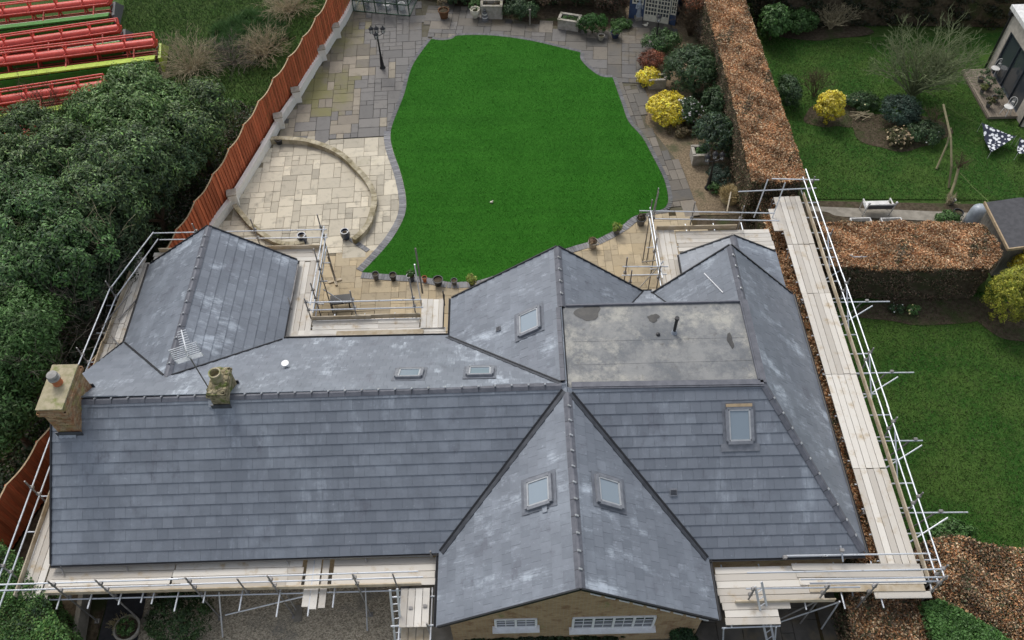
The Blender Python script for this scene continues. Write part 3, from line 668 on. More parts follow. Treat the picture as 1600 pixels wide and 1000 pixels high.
# walls: gabled prisms under the slopes
def gable_prism(axis, c, hw, a0, a1, ze, zr, name='wall'):
    mb = MB(); pr = [(-hw, -.1), (hw, -.1), (hw, ze), (0, zr), (-hw, ze)]
    f = (lambda o, z, t_: (c+o, t_, z)) if axis == 'y' else (lambda o, z, t_: (t_, c+o, z))
    vs = [f(o, z, a0) for o, z in pr]+[f(o, z, a1) for o, z in pr]
    mb.add(vs, [(0, 1, 2, 3, 4), (9, 8, 7, 6, 5)]+[(i, (i+1) % 5, 5+(i+1) % 5, 5+i) for i in range(5)]); return mb.build(name, MT['brick'], HOUSE)
gable_prism('y', (Xl+Xr)/2, 3.95, 8.6, 14.9, 2.55, 5.28)
gable_prism('x', 15.04, 4.05, XL+.12, Xc, 2.5, 5.28); gable_prism('y', WXC, 2.75, 16.5, WY1-.2, 2.5, 4.45); gable_prism('y', Xc, 3.75, 15.2, YRG-.2, 2.55, 5.2)
wl = MB(); wl.box((7.9, 15.7, 1.25), (5.6, 10.3, 2.6)); wl.box((6.8, 16.9, 3.9), (2.0, 3.0, 2.8)); wl.build('wall', MT['brick'], HOUSE)
gable_prism('y', XF, 2.45, 16, YRR-.2, 2.5, 5.1); gable_prism('y', PXC, 1.75, 20.5, PY1-.2, 2.45, 3.35)
# projecting upper brick gable band
ub = MB(); ub.poly3([(-1.9, 8.555, 2.52), (5.2, 8.555, 2.52), (1.65, 8.555, 5.0)], .05); ub.build('gable_cladding', MT['brick'], HOUSE)
# white rafter ends along the right verge
for i in range(9):
    t_ = .1+i*.1; p = Vector((Xc, YFG+.03, ZR)).lerp(Vector((Xr, YFG+.03, ZE)), t_)
    mb = MB(); mb.bar(p+Vector((-.13, -.012, -.115)), p+Vector((.17, -.012, -.325)), .03, .04); mb.build('soffit_trim', MT['upvc'], HOUSE)

# front windows
def window(x0, x1, z0, z1, lights):
    fr = MB(); y = 8.56
    for a, b in (((x0, z0), (x1, z0)), ((x0, z1), (x1, z1))): fr.bar((a[0], y, a[1]), (b[0], y, b[1]), .07, .07)
    xs = [lerp(x0, x1, i/lights) for i in range(lights+1)]
    for x in xs: fr.box((x, y, (z0+z1)/2), (.075, .068, z1-z0-.07))
    o = fr.build('window', MT['upvc'], HOUSE)
    si = MB(); si.box(((x0+x1)/2, y-.06, z0-.08), (x1-x0+.22, .24, .06)); si.build('sill', MT['upvc'], o)
    for i in range(lights):
        p = MB(); p.box(((xs[i]+xs[i+1])/2, y+.01, (z0+z1)/2), (xs[i+1]-xs[i]-.08, .02, z1-z0-.07)); p.build('pane', MT['window_glass'], o)
        ba = MB(); xm = (xs[i]+xs[i+1])/2; ba.box((xm, y-.006, (z0+z1)/2), (.022, .02, z1-z0-.08))
        for q in (.33, .66): ba.box((xm, y-.007, lerp(z0, z1, q)), (xs[i+1]-xs[i]-.09, .018, .02))
        ba.build('glazing_bar', MT['upvc'], o)
window(-.86, .40, 1.75, 2.46, 2); window(1.56, 4.08, 1.46, 2.44, 4)

# roof windows
def roof_window(u, v, k, w_, h_, glassm='skylight_glass', open_=0):
    c = onslope(u, v, k); o_, U, V_, nr = PL[k]
    def q(a, b, h): return c+U*a+V_*b+nr*h
    fr = MB()
    for a0, b0, a1, b1 in ((-1, -1, 1, -1), (-1, 1, 1, 1)): fr.bar(q(a0*w_/2, b0*h_/2, .09), q(a1*w_/2, b1*h_/2, .09), .10, .12, nr)
    for a0 in (-1, 1): fr.bar(q(a0*w_/2, -h_/2+.05, .089), q(a0*w_/2, h_/2-.05, .089), .10, .118, nr)
    o = fr.build('roof_window', MT['alu'], HOUSE)
    fl_ = MB(); a, b = w_/2+.14, h_/2+.16; fl_.poly3([q(-a, -b-.05, .062), q(a, -b-.05, .062), q(a, b, .05), q(-a, b, .05)], .006); fl_.build('flashing', MT['flash'], o)
    ss = MB(); a, b = w_/2-.075, h_/2-.075
    for s_ in (-1, 1):
        ss.bar(q(-a, s_*b, .115), q(a, s_*b, .115), .05, .05, nr); ss.bar(q(s_*a, -b+.025, .114), q(s_*a, b-.025, .114), .05, .048, nr)
    ss.build('sash', MT['blind'], o)
    gp = MB(); a, b = w_/2-.09, h_/2-.09; gp.poly3([q(-a, -b, .112), q(a, -b, .112), q(a, b, .112), q(-a, b, .112)], .01); gp.build('pane', MT[glassm], o)
    return o
roof_window(640, 587, 'main_rear', .84, .80); roof_window(750, 584, 'main_rear', .84, .78); roof_window(829, 504, 'back_left', .95, .90)
roof_window(844, 770, 'gable_left', .92, .92); roof_window(949, 770, 'gable_right', .92, .92)
rw = roof_window(1154.5, 664, 'right_front', .80, 1.12)
o_, U, V_, nr = PL['right_front']; c = onslope(1154.5, 664, 'right_front')
tb = MB(); tb.bar(c+V_*.64+nr*.13-U*.42, c+V_*.64+nr*.13+U*.42, .10, .06, nr); tb.build('timber_head', MT['capwood'], rw)
ap = MB(); ap.poly3([c-V_*.84-U*.62+nr*.068, c-V_*.84+U*.62+nr*.068, c-V_*.60+U*.62+nr*.066, c-V_*.60-U*.62+nr*.066], .006); ap.build('lead_apron', MT['alu'], rw)
# vent tiles and small roof fittings
for u, v, k, s_, mt_ in ((1052, 769, 'right_front', .24, 'black'), (780, 515, 'back_left', .2, 'black')):
    c = onslope(u, v, k); o_, U, V_, nr = PL[k]; mb = MB(); mb.poly3([c+U*(a*s_/2)+V_*(b*s_/2)+nr*.075 for a, b in ((-1, -1), (1, -1), (1, 1), (-1, 1))], .04); vt = mb.build('vent_tile', MT['alu'], HOUSE)
    for q_ in (-.06, -.02, .02, .06):
        sl = MB(); sl.bar(c+U*(-s_*.4)+V_*q_+nr*.08, c+U*(s_*.4)+V_*q_+nr*.08, .02, .012, nr); sl.build('slat', MT['black'], vt)
c = onslope(448, 574, 'main_rear'); mb = MB(); mb.tube(c, c+Vector((0, 0, .22)), .07, 14); mb.tube(c+Vector((0, 0, .22)), c+Vector((0, 0, .27)), .13, 16); mb.build('soil_vent_cowl', MT['upvc'], HOUSE, True)
for u, v, k, w_, h_ in ((341, 630, 'main_front', .62, .20), (107, 676, 'main_front', .55, .30), (954, 797, 'gable_left', .0, .0), (853, 796, 'gable_left', .22, .16)):
    if w_ == 0: continue
    c = onslope(u, v, k); o_, U, V_, nr = PL[k]; pts = []
    kk = 7
    for i in range(kk+1): pts.append((-w_/2+w_*i/kk, -h_/2-(.035 if i % 2 else 0)))
    pts += [(w_/2, h_/2), (-w_/2, h_/2)]
    mb = MB(); mb.poly3([c+U*a+V_*b+nr*.066 for a, b in pts], .006); mb.build('lead_flashing', MT['lead'], HOUSE)

# chimneys built course by course
def chimney(cx0, cy0, wx, wy, z0, z1, rz, mats, caps, name='chimney_stack'):
    mb = MB(); z = z0; rs = random.Random(int(cx0*10)); M_ = Matrix.Rotation(rz, 3, 'Z')
    k = int((z1-z0)/.075)
    for i in range(k):
        gr = caps.get(k-1-i, 0)
        for sgx, L_, dep, ax in ((1, wx, wy, 0), (-1, wx, wy, 0), (1, wy, wx, 1), (-1, wy, wx, 1)):
            L2 = L_+2*gr; nb = max(2, round(L2/.225)); off = (i % 2)*.5
            for j in range(nb):
                a0 = max(-L2/2, -L2/2+(j-off)*L2/nb); a1 = min(L2/2, -L2/2+(j+1-off)*L2/nb)
                if j == nb-1: a1 = L2/2
                d_ = dep/2+gr-.05+rs.uniform(-.004, .006); m_ = (a0+a1)/2; w_ = a1-a0-.012
                cc_ = Vector((m_, sgx*d_, 0)) if ax == 0 else Vector((sgx*(d_-.001), m_*.97, 0)); sz = (w_, .1, .064) if ax == 0 else (.1, w_*.97, .064)
                p = M_@cc_; mb.box((cx0+p.x, cy0+p.y, z+.036), sz, rz)
        z += .075
    mb.box((cx0, cy0, (z0+z1)/2), (wx-.06, wy-.06, z1-z0-.01), rz); return mb.build(name, mats, HOUSE)
cA = ((g(86, 569, 6.5)+g(117, 572, 6.5)+g(95, 640, 6.5)+g(60, 634, 6.5))/4)
ra = math.radians(0)
ch = chimney(-14.55, 14.87, .72, 1.62, 4.2, 6.45, 0, MT['chim'], {0: .05, 1: .05, 2: .10, 3: .10, 4: .05})
mb = MB(); mb.prism([(-14.97, 14.02), (-14.13, 14.02), (-14.13, 15.72), (-14.97, 15.72)], 6.44, 6.49); mb.build('mortar_cap', MT['mortar'], ch)
pc = Vector((-14.55, 15.0, 6.48)); mb = MB(); mb.lathe([(.16, 0), (.14, .14), (.16, .17), (.16, .30)], 16, pc); po = mb.build('chimney_pot', MT['terracotta'], ch, True)
mb = MB(); mb.lathe([(.19, .29), (.19, .33), (.13, .35), (.13, .42), (.18, .44), (.16, .50), (.03, .54)], 16, pc); mb.build('pot_cowl', MT['zinc'], ch, True)
c2 = chimney(-9.62, 15.20, .52, 1.0, 4.6, 6.1, 0, MT['mossy'], {0: .03, 1: .06, 2: .03})
mb = MB(); rs = random.Random(4)
for i in range(40):
    mb.sphere((-9.62+rs.uniform(-.26, .26), 15.2+rs.uniform(-.5, .5), 6.1), rs.uniform(.05, .10), 6, 4, (1, 1, .5))
mb.build('mortar_flaunching', MT['mossy'], c2)
pc = Vector((-9.66, 15.28, 6.1)); mb = MB(); mb.lathe([(.20, 0), (.17, .25), (.20, .30), (.20, .36), (.155, .36), (.14, .1), (.0, .08)], 18, pc); mb.build('chimney_pot', MT['mortar'], c2, True)
for cx0, cy0, wx, wy in ((-14.55, 14.87, .72, 1.62), (-9.62, 15.2, .52, 1.0)):       # lead skirts
    for sgn in (-1, 1):
        k = 'main_front' if sgn < 0 else 'main_rear'; o_, U, V_, nr = PL[k]
        y = cy0+sgn*(wy/2+.04); z = o_.z-((cx0-o_.x)*nr.x+(y-o_.y)*nr.y)/nr.z
        mb = MB(); mb.bar((cx0-wx/2-.06, y, z+.12), (cx0+wx/2+.06, y, z+.12), .03, .22); mb.build('lead_flashing', MT['valley'], HOUSE)
# aerial strapped to the second chimney
base = Vector((-9.9, 15.0, 5.9)); topm = base+Vector((-.12, .05, 2.1))
ae = MB(); ae.tube(base-Vector((0, 0, .6)), topm, .022, 8); AE = ae.build('aerial_mast', MT['galvd'], HOUSE)
bd = Vector((-.35, .9, .12)).normalized(); sd2 = bd.cross(Vector((0, 0, 1))).normalized(); cA_ = topm-Vector((0, 0, .1))
b_ = MB(); b_.tube(cA_-bd*.25, cA_+bd*.85, .022, 6)
for i in range(8): q_ = cA_+bd*(.18+i*.09); b_.tube(q_-sd2*(.17-.006*i), q_+sd2*(.17-.006*i), .012, 5)
b_.build('aerial_boom', MT['aerial'], AE)
gr = MB(); upx = bd.cross(sd2).normalized()
for s_ in (-1, 1):
    for i in range(6):
        q_ = cA_-bd*(.12-.02*i)+upx*(s_*(.05+i*.075)); gr.tube(q_-sd2*.40, q_+sd2*.40, .014, 5)
    for e_ in (-.4, 0, .4): gr.tube(cA_-bd*.12+upx*(s_*.05)+sd2*e_, cA_-bd*.02+upx*(s_*.43)+sd2*e_, .014, 5)
gr.build('aerial_reflector', MT['aerial'], AE)
# loose white batten lying on the right rear slope
a, b = onslope(1102, 428, 'right_back'), onslope(1131, 458, 'right_back'); n1 = N_('right_back'); mb = MB(); mb.bar(a+n1*.06, b+n1*.06, .028, .02, n1)
tag(mb.build('loose_batten', MT['upvc']), 'thin white batten lying loose on the right rear roof slope', 'batten')

# ================================================================== SCAFFOLDING
ZB = 2.30
class Scaf:
    def __init__(s, label, loc): s.o = thing('scaffold', label, 'scaffolding', loc, 'scaffolds round the bungalow')
    def board(s, a, b, z=ZB, w_=.225, mat='board', name='scaffold_board', edge=False):
        a = Vector((*a[:2], z+random.uniform(-.008, .008))); b = Vector((*b[:2], z+random.uniform(-.008, .008)))
        mb = MB(); mb.bar(a, b, w_-.012, .042, mi=0); mb.build(name, MT[mat], s.o)
    def run(s, a, b, L_=3.9, start=None, **k):
        """a row of boards laid end to end"""
        a = Vector(a); b = Vector(b); d = (b-a); tot = d.length; d.normalize(); p = 0; first = start or L_
        while p < tot-.05:
            q = min(tot, p+(first if p == 0 else L_)); s.board(a+d*(p+.004), a+d*(q-.004), **k); p = q
    def deckx(s, x0, x1, ys, z=ZB, start=None): 
        for i, y in enumerate(ys): s.run((x0+random.uniform(-.04, .04), y), (x1+random.uniform(-.04, .04), y+random.uniform(-.006, .006)), start=start, z=z)
    def decky(s, xs, y0, y1, z=ZB, start=None):
        for x in xs: s.run((x, y0+random.uniform(-.04, .04)), (x, y1+random.uniform(-.04, .04)), start=start, z=z)
    def toe(s, a, b, z=ZB+.13):
        mb = MB(); mb.bar((a[0], a[1], z), (b[0], b[1], z), .042, .225); mb.build('toe_board', MT['toe'], s.o)
    def tube(s, a, b, name='guard_rail', mat='galv', r=.027):
        mb = MB(); mb.tube(a, b, r, 8); return mb.build(name, MT[mat], s.o, True)
    def std(s, x, y, zt=3.7, z0=-.02, mat='galvd', lean=(0, 0)):
        mb = MB(); mb.tube((x+lean[0], y+lean[1], z0+.02), (x, y, zt), .027, 8); o = mb.build('standard', MT[mat], s.o, True)
        bp = MB(); bp.box((x+lean[0], y+lean[1], z0+.012), (.16, .16, .012)); bp.build('base_plate', MT['galvd'], o)
        return o
    def coup(s, p):
        mb = MB(); p = Vector(p); mb.box(p, (.12, .09, .105)); mb.tube(p+Vector((0, -.07, 0)), p+Vector((0, .07, 0)), .018, 6); mb.tube(p+Vector((-.05, 0, .05)), p+Vector((.07, 0, .05)), .014, 6)
        mb.build('coupler', MT['galvd'], s.o)
def frange(a, b, n): return [lerp(a, b, i/(n-1)) for i in range(n)]

# --- front left
F = Scaf('long scaffold of pale boards and tubes under the front left gutter', (-9, 9.7, 0))
ys = [9.86, 10.09, 10.32, 10.55]
F.deckx(-15.15, -11.25, ys); F.deckx(-11.24, -7.05, ys, start=3.7); F.deckx(-6.1, -2.75, ys)
for x in (-6.85, -6.6, -6.33): F.board((x, 9.12+random.uniform(-.05, .05)), (x, 10.72), ZB-.06)
for x in (-15.92, -15.69, -15.46): F.run((x, 9.6+random.uniform(0, .1)), (x, 14.1), z=ZB+.0)
F.board((-15.22, 9.6), (-15.22, 10.65), ZB-.05)
F.toe((-15.1, 9.72), (-11.3, 9.73)); F.toe((-11.3, 9.735), (-7.4, 9.735)); F.toe((-7.4, 9.73), (-3.2, 9.745))
F.toe((-16.06, 9.65), (-16.06, 14.1))
for a, b, z in ((-17.2, -10.6, 3.3), (-10.9, -3.2, 3.31), (-16.6, -10.4, 2.82), (-10.7, -3.1, 2.83)): F.tube((a, 9.70 if a < -11 else 9.76, z), (b, 9.74 if a < -11 else 9.8, z+.03))
for x in (-14.45, -13.0, -10.25, -7.75, -5.16): F.std(x, 9.63, 3.72); [F.coup((x, 9.67, z)) for z in (2.2, 2.83, 3.32)]
F.tube((-8.75, 9.66, 2.0), (-8.75, 9.66, 3.45), 'puncheon', 'galvd'); F.coup((-8.75, 9.7, 2.2))
F.tube((-16.2, 9.60, 2.18), (-3.0, 9.64, 2.18), 'ledger'); F.tube((-16.0, 10.75, 2.18), (-2.9, 10.75, 2.18), 'ledger')
for u, l_ in ((95, .35), (143, .35), (189, .25), (223, .2), (240, .25), (278, .5), (320, .25), (378, .55), (437, .75), (485, .75), (522, .5)):
    x = g(u, 930, 2.23).x; F.tube((x, 9.62-l_, 2.235), (x, 10.85, 2.235), 'transom', 'galv')
F.tube(g(342, 925, 2.15), g(348, 995, 0.1), 'raker', 'galv'); F.tube(g(482, 930, 2.1), g(352, 961, .9), 'brace', 'galv'); F.tube(g(571, 919, 2.15), g(574, 985, .1), 'raker', 'galv'); F.tube(g(448, 928, 2.0), g(462, 952, .5), 'raker', 'galvd')
for x in (-13.6, -11.6, -9.5, -7.4, -5.2): F.tube((x, 10.76, 0), (x, 10.76, 2.5), 'standard', 'galvd')
F.tube((-2.9, 10.62, 2.45), (-2.9, 10.62, 2.9), 'puncheon', 'galvd')
# inside board stub tubes along the gutter
for u, v in ((95, 885), (195, 878), (445, 868), (568, 865)):
    p = g(u, v, 2.5); F.tube(p, p+Vector((.12, -.25, -.12)), 'gutter_prop', 'galvd')
# --- platform beside the front gable
PF = Scaf('small boarded landing beside the left side of the front gable', (-3.2, 9, 0))
for i, x in enumerate((-3.72, -3.49, -3.26, -3.03)): PF.board((x, 8.42), (x, 9.63), ZB+.05)
for i, x in enumerate((-3.70, -3.46, -3.22, -2.98)): PF.board((x, 7.2), (x, 8.9), ZB-.35, mat='toe')
PF.tube((-3.84, 6.6, 2.2), (-3.84, 9.7, 2.2), 'ledger'); PF.tube((-2.86, 6.6, 2.2), (-2.86, 9.7, 2.2), 'ledger')
PF.std(-3.95, 9.65, 3.6); PF.std(-2.92, 8.35, 2.9)
for y in (8.5, 9.4): PF.tube((-4.1, y, 2.24), (-2.75, y, 2.24), 'transom')
PF.coup((-3.5, 9.0, 2.36)); PF.coup((-3.05, 9.05, 2.36))
# --- left side, past the chimney and round the back wing
Lf = Scaf('scaffold running along the red fence on the left of the house', (-16, 17, 0))
for x in (-15.93, -15.70, -15.47): Lf.run((x, 14.1), (x, 19.6), start=3.0)
for i, x in enumerate((-15.85, -15.62, -15.39)): Lf.run((x, 19.62), (x, 24.4-.3*i))
Lf.toe((-16.06, 14.1), (-16.04, 19.6)); Lf.toe((-15.99, 19.6), (-15.9, 23.2))
Lf.tube((-16.25, 8.6, 3.3), (-16.2, 16.5, 3.32)); Lf.tube((-16.2, 16.2, 3.34), (-15.95, 21.6, 3.34)); Lf.tube((-15.95, 21.55, 3.33), (-14.97, 24.58, 3.33))
Lf.tube((-16.22, 8.9, 2.8), (-16.15, 16.4, 2.82)); Lf.tube((-16.15, 16.2, 2.84), (-15.9, 21.6, 2.84)); Lf.tube((-15.9, 21.55, 2.83), (-14.97, 24.66, 2.83))
for x, y in ((-16.28, 10.3), (-16.26, 13.0), (-16.22, 15.6), (-16.15, 18.4), (-15.97, 21.6)): Lf.std(x, y, 3.75); [Lf.coup((x+.04, y, z)) for z in (2.2, 2.82, 3.32)]
for y in (10.6, 11.9, 13.2, 14.6, 16, 17.4, 18.8, 20.2, 21.6): Lf.tube((-16.55, y, 2.235), (-15.25, y, 2.235), 'transom')
Lf.tube((-16.12, 9.6, 2.18), (-15.95, 21.8, 2.18), 'ledger')
for a, b in (((166, 502, 2.5), (206, 455, 2.9)), ((185, 500, 2.4), (218, 462, 2.4)), ((176, 527, 2.5), (190, 545, 2.3))): Lf.tube(g(*a), g(*b), 'loose_tube', 'galvd')
# --- behind the wing and along the back gutter
Bk = Scaf('L shaped scaffold round the back wing with clean white boards', (-8.6, 22, 0))
Bk.deckx(-15.2, -8.1, [23.78, 24.01, 24.24], start=3.4); Bk.toe((-15.0, 24.38), (-7.95, 24.36))
Bk.decky([-8.86, -8.63, -8.40, -8.17], 19.7, 23.65, start=2.2); Bk.toe((-8.02, 20.5), (-8.02, 24.3))
Bk.deckx(-8.95, -2.75, [19.68, 19.91], start=3.2); Bk.deckx(-8.0, -3.75, [20.14, 20.37], start=2.6); Bk.board((-7.0, 19.80), (-3.6, 19.80), ZB+.05, mat='toe')
Bk.toe((-8.0, 20.52), (-5.7, 20.52)); Bk.toe((-6.3, 20.56), (-3.75, 20.56))
for x in (-3.62, -3.39, -3.16, -2.93): Bk.board((x, 19.95), (x, 21.4+random.uniform(-.03, .03)), ZB+.06)
Bk.tube((-14.97, 24.55, 3.3), (-7.75, 24.5, 3.31)); Bk.tube((-14.9, 24.62, 2.82), (-7.8, 24.5, 2.83))
for z in (2.82, 3.3): Bk.tube((-7.92, 20.5, z), (-7.88, 24.7, z)); Bk.tube((-8.05, 20.62, z+.01), (-3.6, 20.62, z+.01))
for x, y, zt in ((-13.2, 24.55, 3.8), (-10.75, 24.55, 4.0), (-8.0, 24.6, 4.1), (-7.9, 22.7, 4.1), (-7.9, 21.2, 3.8), (-8.1, 20.6, 3.6), (-6.3, 20.66, 3.9), (-3.95, 20.66, 4.6)): Bk.std(x, y, zt); Bk.coup((x, y+.05, 2.83)); Bk.coup((x, y+.05, 3.32))
p = g(649, 388, 4.9); Bk.tube((p.x, p.y, 2.2), (p.x, p.y, 4.9), 'standard', 'oldwood', .035)
p = g(657, 420, 4.2); Bk.tube((-3.78, 21.3, .1), (-3.78, 21.3, 4.6), 'standard', 'galv')
Bk.tube((-2.83, 19.9, 2.45), (-2.83, 21.5, 2.5), 'inner_rail', 'iron'); Bk.tube((-2.83, 21.2, 2.2), (-2.83, 21.2, 3.1), 'puncheon', 'iron')
for y in (20.2, 21.4, 22.6, 23.6): Bk.tube((-9.0, y, 2.235), (-7.7, y, 2.235), 'transom')
for x in (-7.2, -6.0, -4.8): Bk.tube((x, 19.6, 2.235), (x, 20.85, 2.235), 'transom')
Bk.tube(g(505, 452, 1.2), g(540, 475, .4), 'brace', 'galv'); Bk.tube(g(466, 413, 2.9), g(453, 480, 2.5), 'inner_rail', 'galvd'); Bk.tube(g(450, 465, 2.75), g(456, 484, 2.45), 'gutter_prop', 'galvd')
Bk.tube((-7.98, 19.9, 2.18), (-7.98, 24.6, 2.18), 'ledger'); Bk.tube((-9, 20.58, 2.18), (-3.6, 20.58, 2.18), 'ledger')
# --- rear right
Rr = Scaf('scaffold with white boards behind the right rear gable', (7, 23.5, 0))
Rr.decky([6.05, 6.28, 6.51, 6.74], 21.2, 24.9, start=2.0); Rr.deckx(6.9, 10.9, [23.78, 24.01, 24.24, 24.47, 24.70], start=2.9)
Rr.deckx(5.0, 6.3, [21.35, 21.58], z=ZB-.05)
Rr.toe((6.1, 24.93), (9.5, 24.9)); Rr.toe((5.92, 21.3), (5.92, 24.9))
Rr.tube((5.3, 25.12, 3.3), (10.9, 24.78, 3.3)); Rr.tube((6.0, 25.1, 2.82), (11.2, 24.8, 2.82))
for z in (2.82, 3.3): Rr.tube((5.80, 21.4, z), (5.78, 25.3, z)); Rr.tube((4.3, 22.0+.1*(z-2.8), z), (6.1, 22.0, z))
for x, y, zt in ((5.78, 25.15, 3.9), (5.95, 25.1, 4.6), (7.55, 25.05, 3.8), (9.6, 24.95, 3.6), (5.76, 23.2, 3.7), (4.45, 22.1, 3.8), (4.6, 21.6, 3.6), (5.75, 21.8, 3.6)): Rr.std(x, y, zt); Rr.coup((x, y+.05, 2.83))
Rr.tube((5.2, 23.2, .2), (5.9, 22.1, 3.5), 'brace', 'galv'); Rr.tube((5.7, 24.9, .3), (5.7, 22.6, 3.0), 'brace', 'galvd'); Rr.tube(g(1021, 330, 4.2), g(1029, 300, 4.9), 'standard', 'oldwood', .03); Rr.tube(g(1136, 330, 3.4), g(1142, 300, 3.7), 'standard', 'toe', .03)
for y in (21.6, 22.8, 24.0): Rr.tube((5.6, y, 2.235), (7.1, y, 2.235), 'transom')
for x in (7.4, 8.6, 9.8): Rr.tube((x, 23.6, 2.235), (x, 25.3, 2.235), 'transom')
# --- right side
Rs = Scaf('long straight scaffold walkway along the brown hedge on the right', (12.2, 18, 0))
cuts = [9.55, 13.45, 17.35, 21.25, 23.9, 26.75]
for i in range(len(cuts)-1):
    for j in range(5): Rs.board((11.58+j*.232, cuts[i]+random.uniform(.0, .03)), (11.58+j*.232, cuts[i+1]-random.uniform(.0, .03)), ZB-.01*(i % 2))
Rs.board((11.2, 24.7), (11.2, 26.0), ZB); Rs.board((11.42, 24.7), (11.42, 26.0), ZB)
for i in range(len(cuts)-1): Rs.toe((12.76, cuts[i]), (12.76, cuts[i+1]))
for z, x in ((3.3, 12.84), (2.82, 12.84), (2.18, 12.88)): Rs.tube((x, 9.2, z), (x+.02, 15.4, z+.01)); Rs.tube((x+.03, 15.2, z+.02), (x, 21.4, z+.02)); Rs.tube((x, 21.2, z), (x-.05, 27.4, z))
for i, y in enumerate(frange(10.2, 26.4, 19)): Rs.tube((11.4, y, 2.235), (13.15+(.25 if i % 3 == 0 else 0), y, 2.235), 'transom')
for y in (9.5, 11.9, 14.7, 17.6, 20.9, 23.5, 26.6): Rs.std(12.92, y, 3.6); [Rs.coup((12.88, y, z)) for z in (2.2, 2.84, 3.32)]; Rs.std(11.42, y, 2.3)
for (x1, y), dz in zip(((15.04, 23.43), (15.01, 21.02), (14.93, 17.6), (14.35, 14.7), (15.0, 11.95)), (1, 1, 1, 1, 1)):
    Rs.tube((11.5, y, 2.0), (x1, y-.05, 2.0), 'outrigger'); Rs.tube((12.9, y-.9, 1.6), (14.3, y-.2, 1.95), 'brace'); Rs.tube((13.9, y-.05, 2.0), (13.2, y-.1, .05), 'brace', 'galvd'); Rs.coup((14.1, y, 2.02))
for y in (13.0, 16.2, 19.4, 22.4): Rs.tube((12.9, y, 2.2), (12.88, y+1.5, 3.3), 'brace')
for x in (10.2, 11.6): Rs.tube((x-.4, 26.6+.25*(x > 11), 3.3 if x > 11 else 2.82), (13.2, 26.7, 3.3 if x > 11 else 2.82), 'guard_rail')
for u, v in ((1178, 340), (1205, 345)): Rs.tube(g(u, v, 2.2), g(u+22, v-60, 3.8), 'standard', 'galv')
# --- front right
Fr = Scaf('wide scaffold deck in front of the right hand roof slope', (9, 9.6, 0))
Fr.deckx(6.12, 9.4, [9.98, 9.75, 9.52, 9.29, 9.06], start=3.9)
Fr.deckx(6.25, 7.9, [8.60, 8.37], z=ZB+.02); Fr.board((6.2, 8.83), (8.3, 8.83), ZB+.02)
Fr.board((8.6, 10.02), (12.65, 9.92), ZB+.08); Fr.board((8.7, 9.80), (12.7, 9.72), ZB+.04); Fr.board((8.75, 9.55), (12.7, 9.5), ZB+.04); Fr.board((9.0, 9.32), (12.6, 9.27), ZB+.04, mat='toe')
Fr.board((11.0, 9.08), (12.75, 9.06), ZB)
Fr.toe((6.6, 8.94), (9.7, 8.93), ZB+.1)
for a, b, y, z in ((6.9, 12.9, 9.62, 3.3), (8.6, 13.0, 9.50, 2.95), (6.9, 10.4, 9.3, 2.82), (8.9, 12.9, 9.42, 2.82)): Fr.tube((a, y-.1, z), (b, y-.14, z+.02))
Fr.tube((8.4, 10.26, 2.72), (12.95, 10.22, 2.72), 'inner_rail'); Fr.tube((9.6, 10.3, 2.5), (9.6, 10.15, 2.95), 'puncheon', 'galv'); Fr.tube((10.1, 10.45, 2.95), (10.16, 10.05, 2.65), 'swivel_tube', 'galv'); Fr.coup((10.1, 10.3, 2.95)); Fr.coup((8.35, 10.22, 2.7))
for x, zt in ((9.22, 3.6), (10.65, 3.6), (7.0, 3.5), (12.85, 3.5)): Fr.std(x, 8.98 if x < 12 else 9.2, zt); [Fr.coup((x, 9.02 if x < 12 else 9.22, z)) for z in (2.2, 2.83, 3.3)]
Fr.tube(g(1210, 975, .1), g(1313, 940, 2.1), 'brace', 'galv'); Fr.tube((8.0, 8.9, .05), (9.3, 9.0, 2.3), 'brace', 'galvd'); Fr.tube((9.9, 8.8, .0), (9.9, 8.95, 2.2), 'raker', 'galv'); Fr.tube(g(1330, 915, 2.2), g(1334, 940, 1.2), 'raker', 'galv')
Fr.tube((6.1, 8.22, 2.2), (7.9, 8.24, 2.2), 'ledger'); Fr.tube((7.75, 8.2, 2.25), (7.85, 7.8, 1.2), 'raker', 'galv'); Fr.tube((6.15, 8.2, 2.2), (6.25, 7.9, 1.2), 'raker', 'galv')
for x in (6.4, 7.6, 8.8, 10, 11.2): Fr.tube((x, 8.7 if x > 8 else 8.2, 2.235), (x, 10.2, 2.235), 'transom')
# ladders
def ladder(label, bot, top, side, wd=.34):
    L_ = thing('ladder', label, 'ladder', bot, 'aluminium ladders'); bot = Vector(bot); top = Vector(top); s_ = Vector(side).normalized()*wd/2
    for e in (-1, 1): mb = MB(); mb.bar(bot+s_*e, top+s_*e, .03, .07, s_); mb.build('stile', MT['galv'], L_)
    k = int((top-bot).length/.27)
    for i in range(1, k): p = bot.lerp(top, i/k); mb = MB(); mb.tube(p-s_, p+s_, .016, 6); mb.build('rung', MT['galv'], L_)
ladder('silver ladder rising to the landing left of the front gable', (-3.95, 7.5, 0), (-3.92, 9.25, 3.35), (.45, .05, 0), .22)
ladder('silver ladder rising to the deck right of the front gable', (8.15, 7.55, 0), (7.2, 9.2, 3.2), (.5, .3, 0), .26)

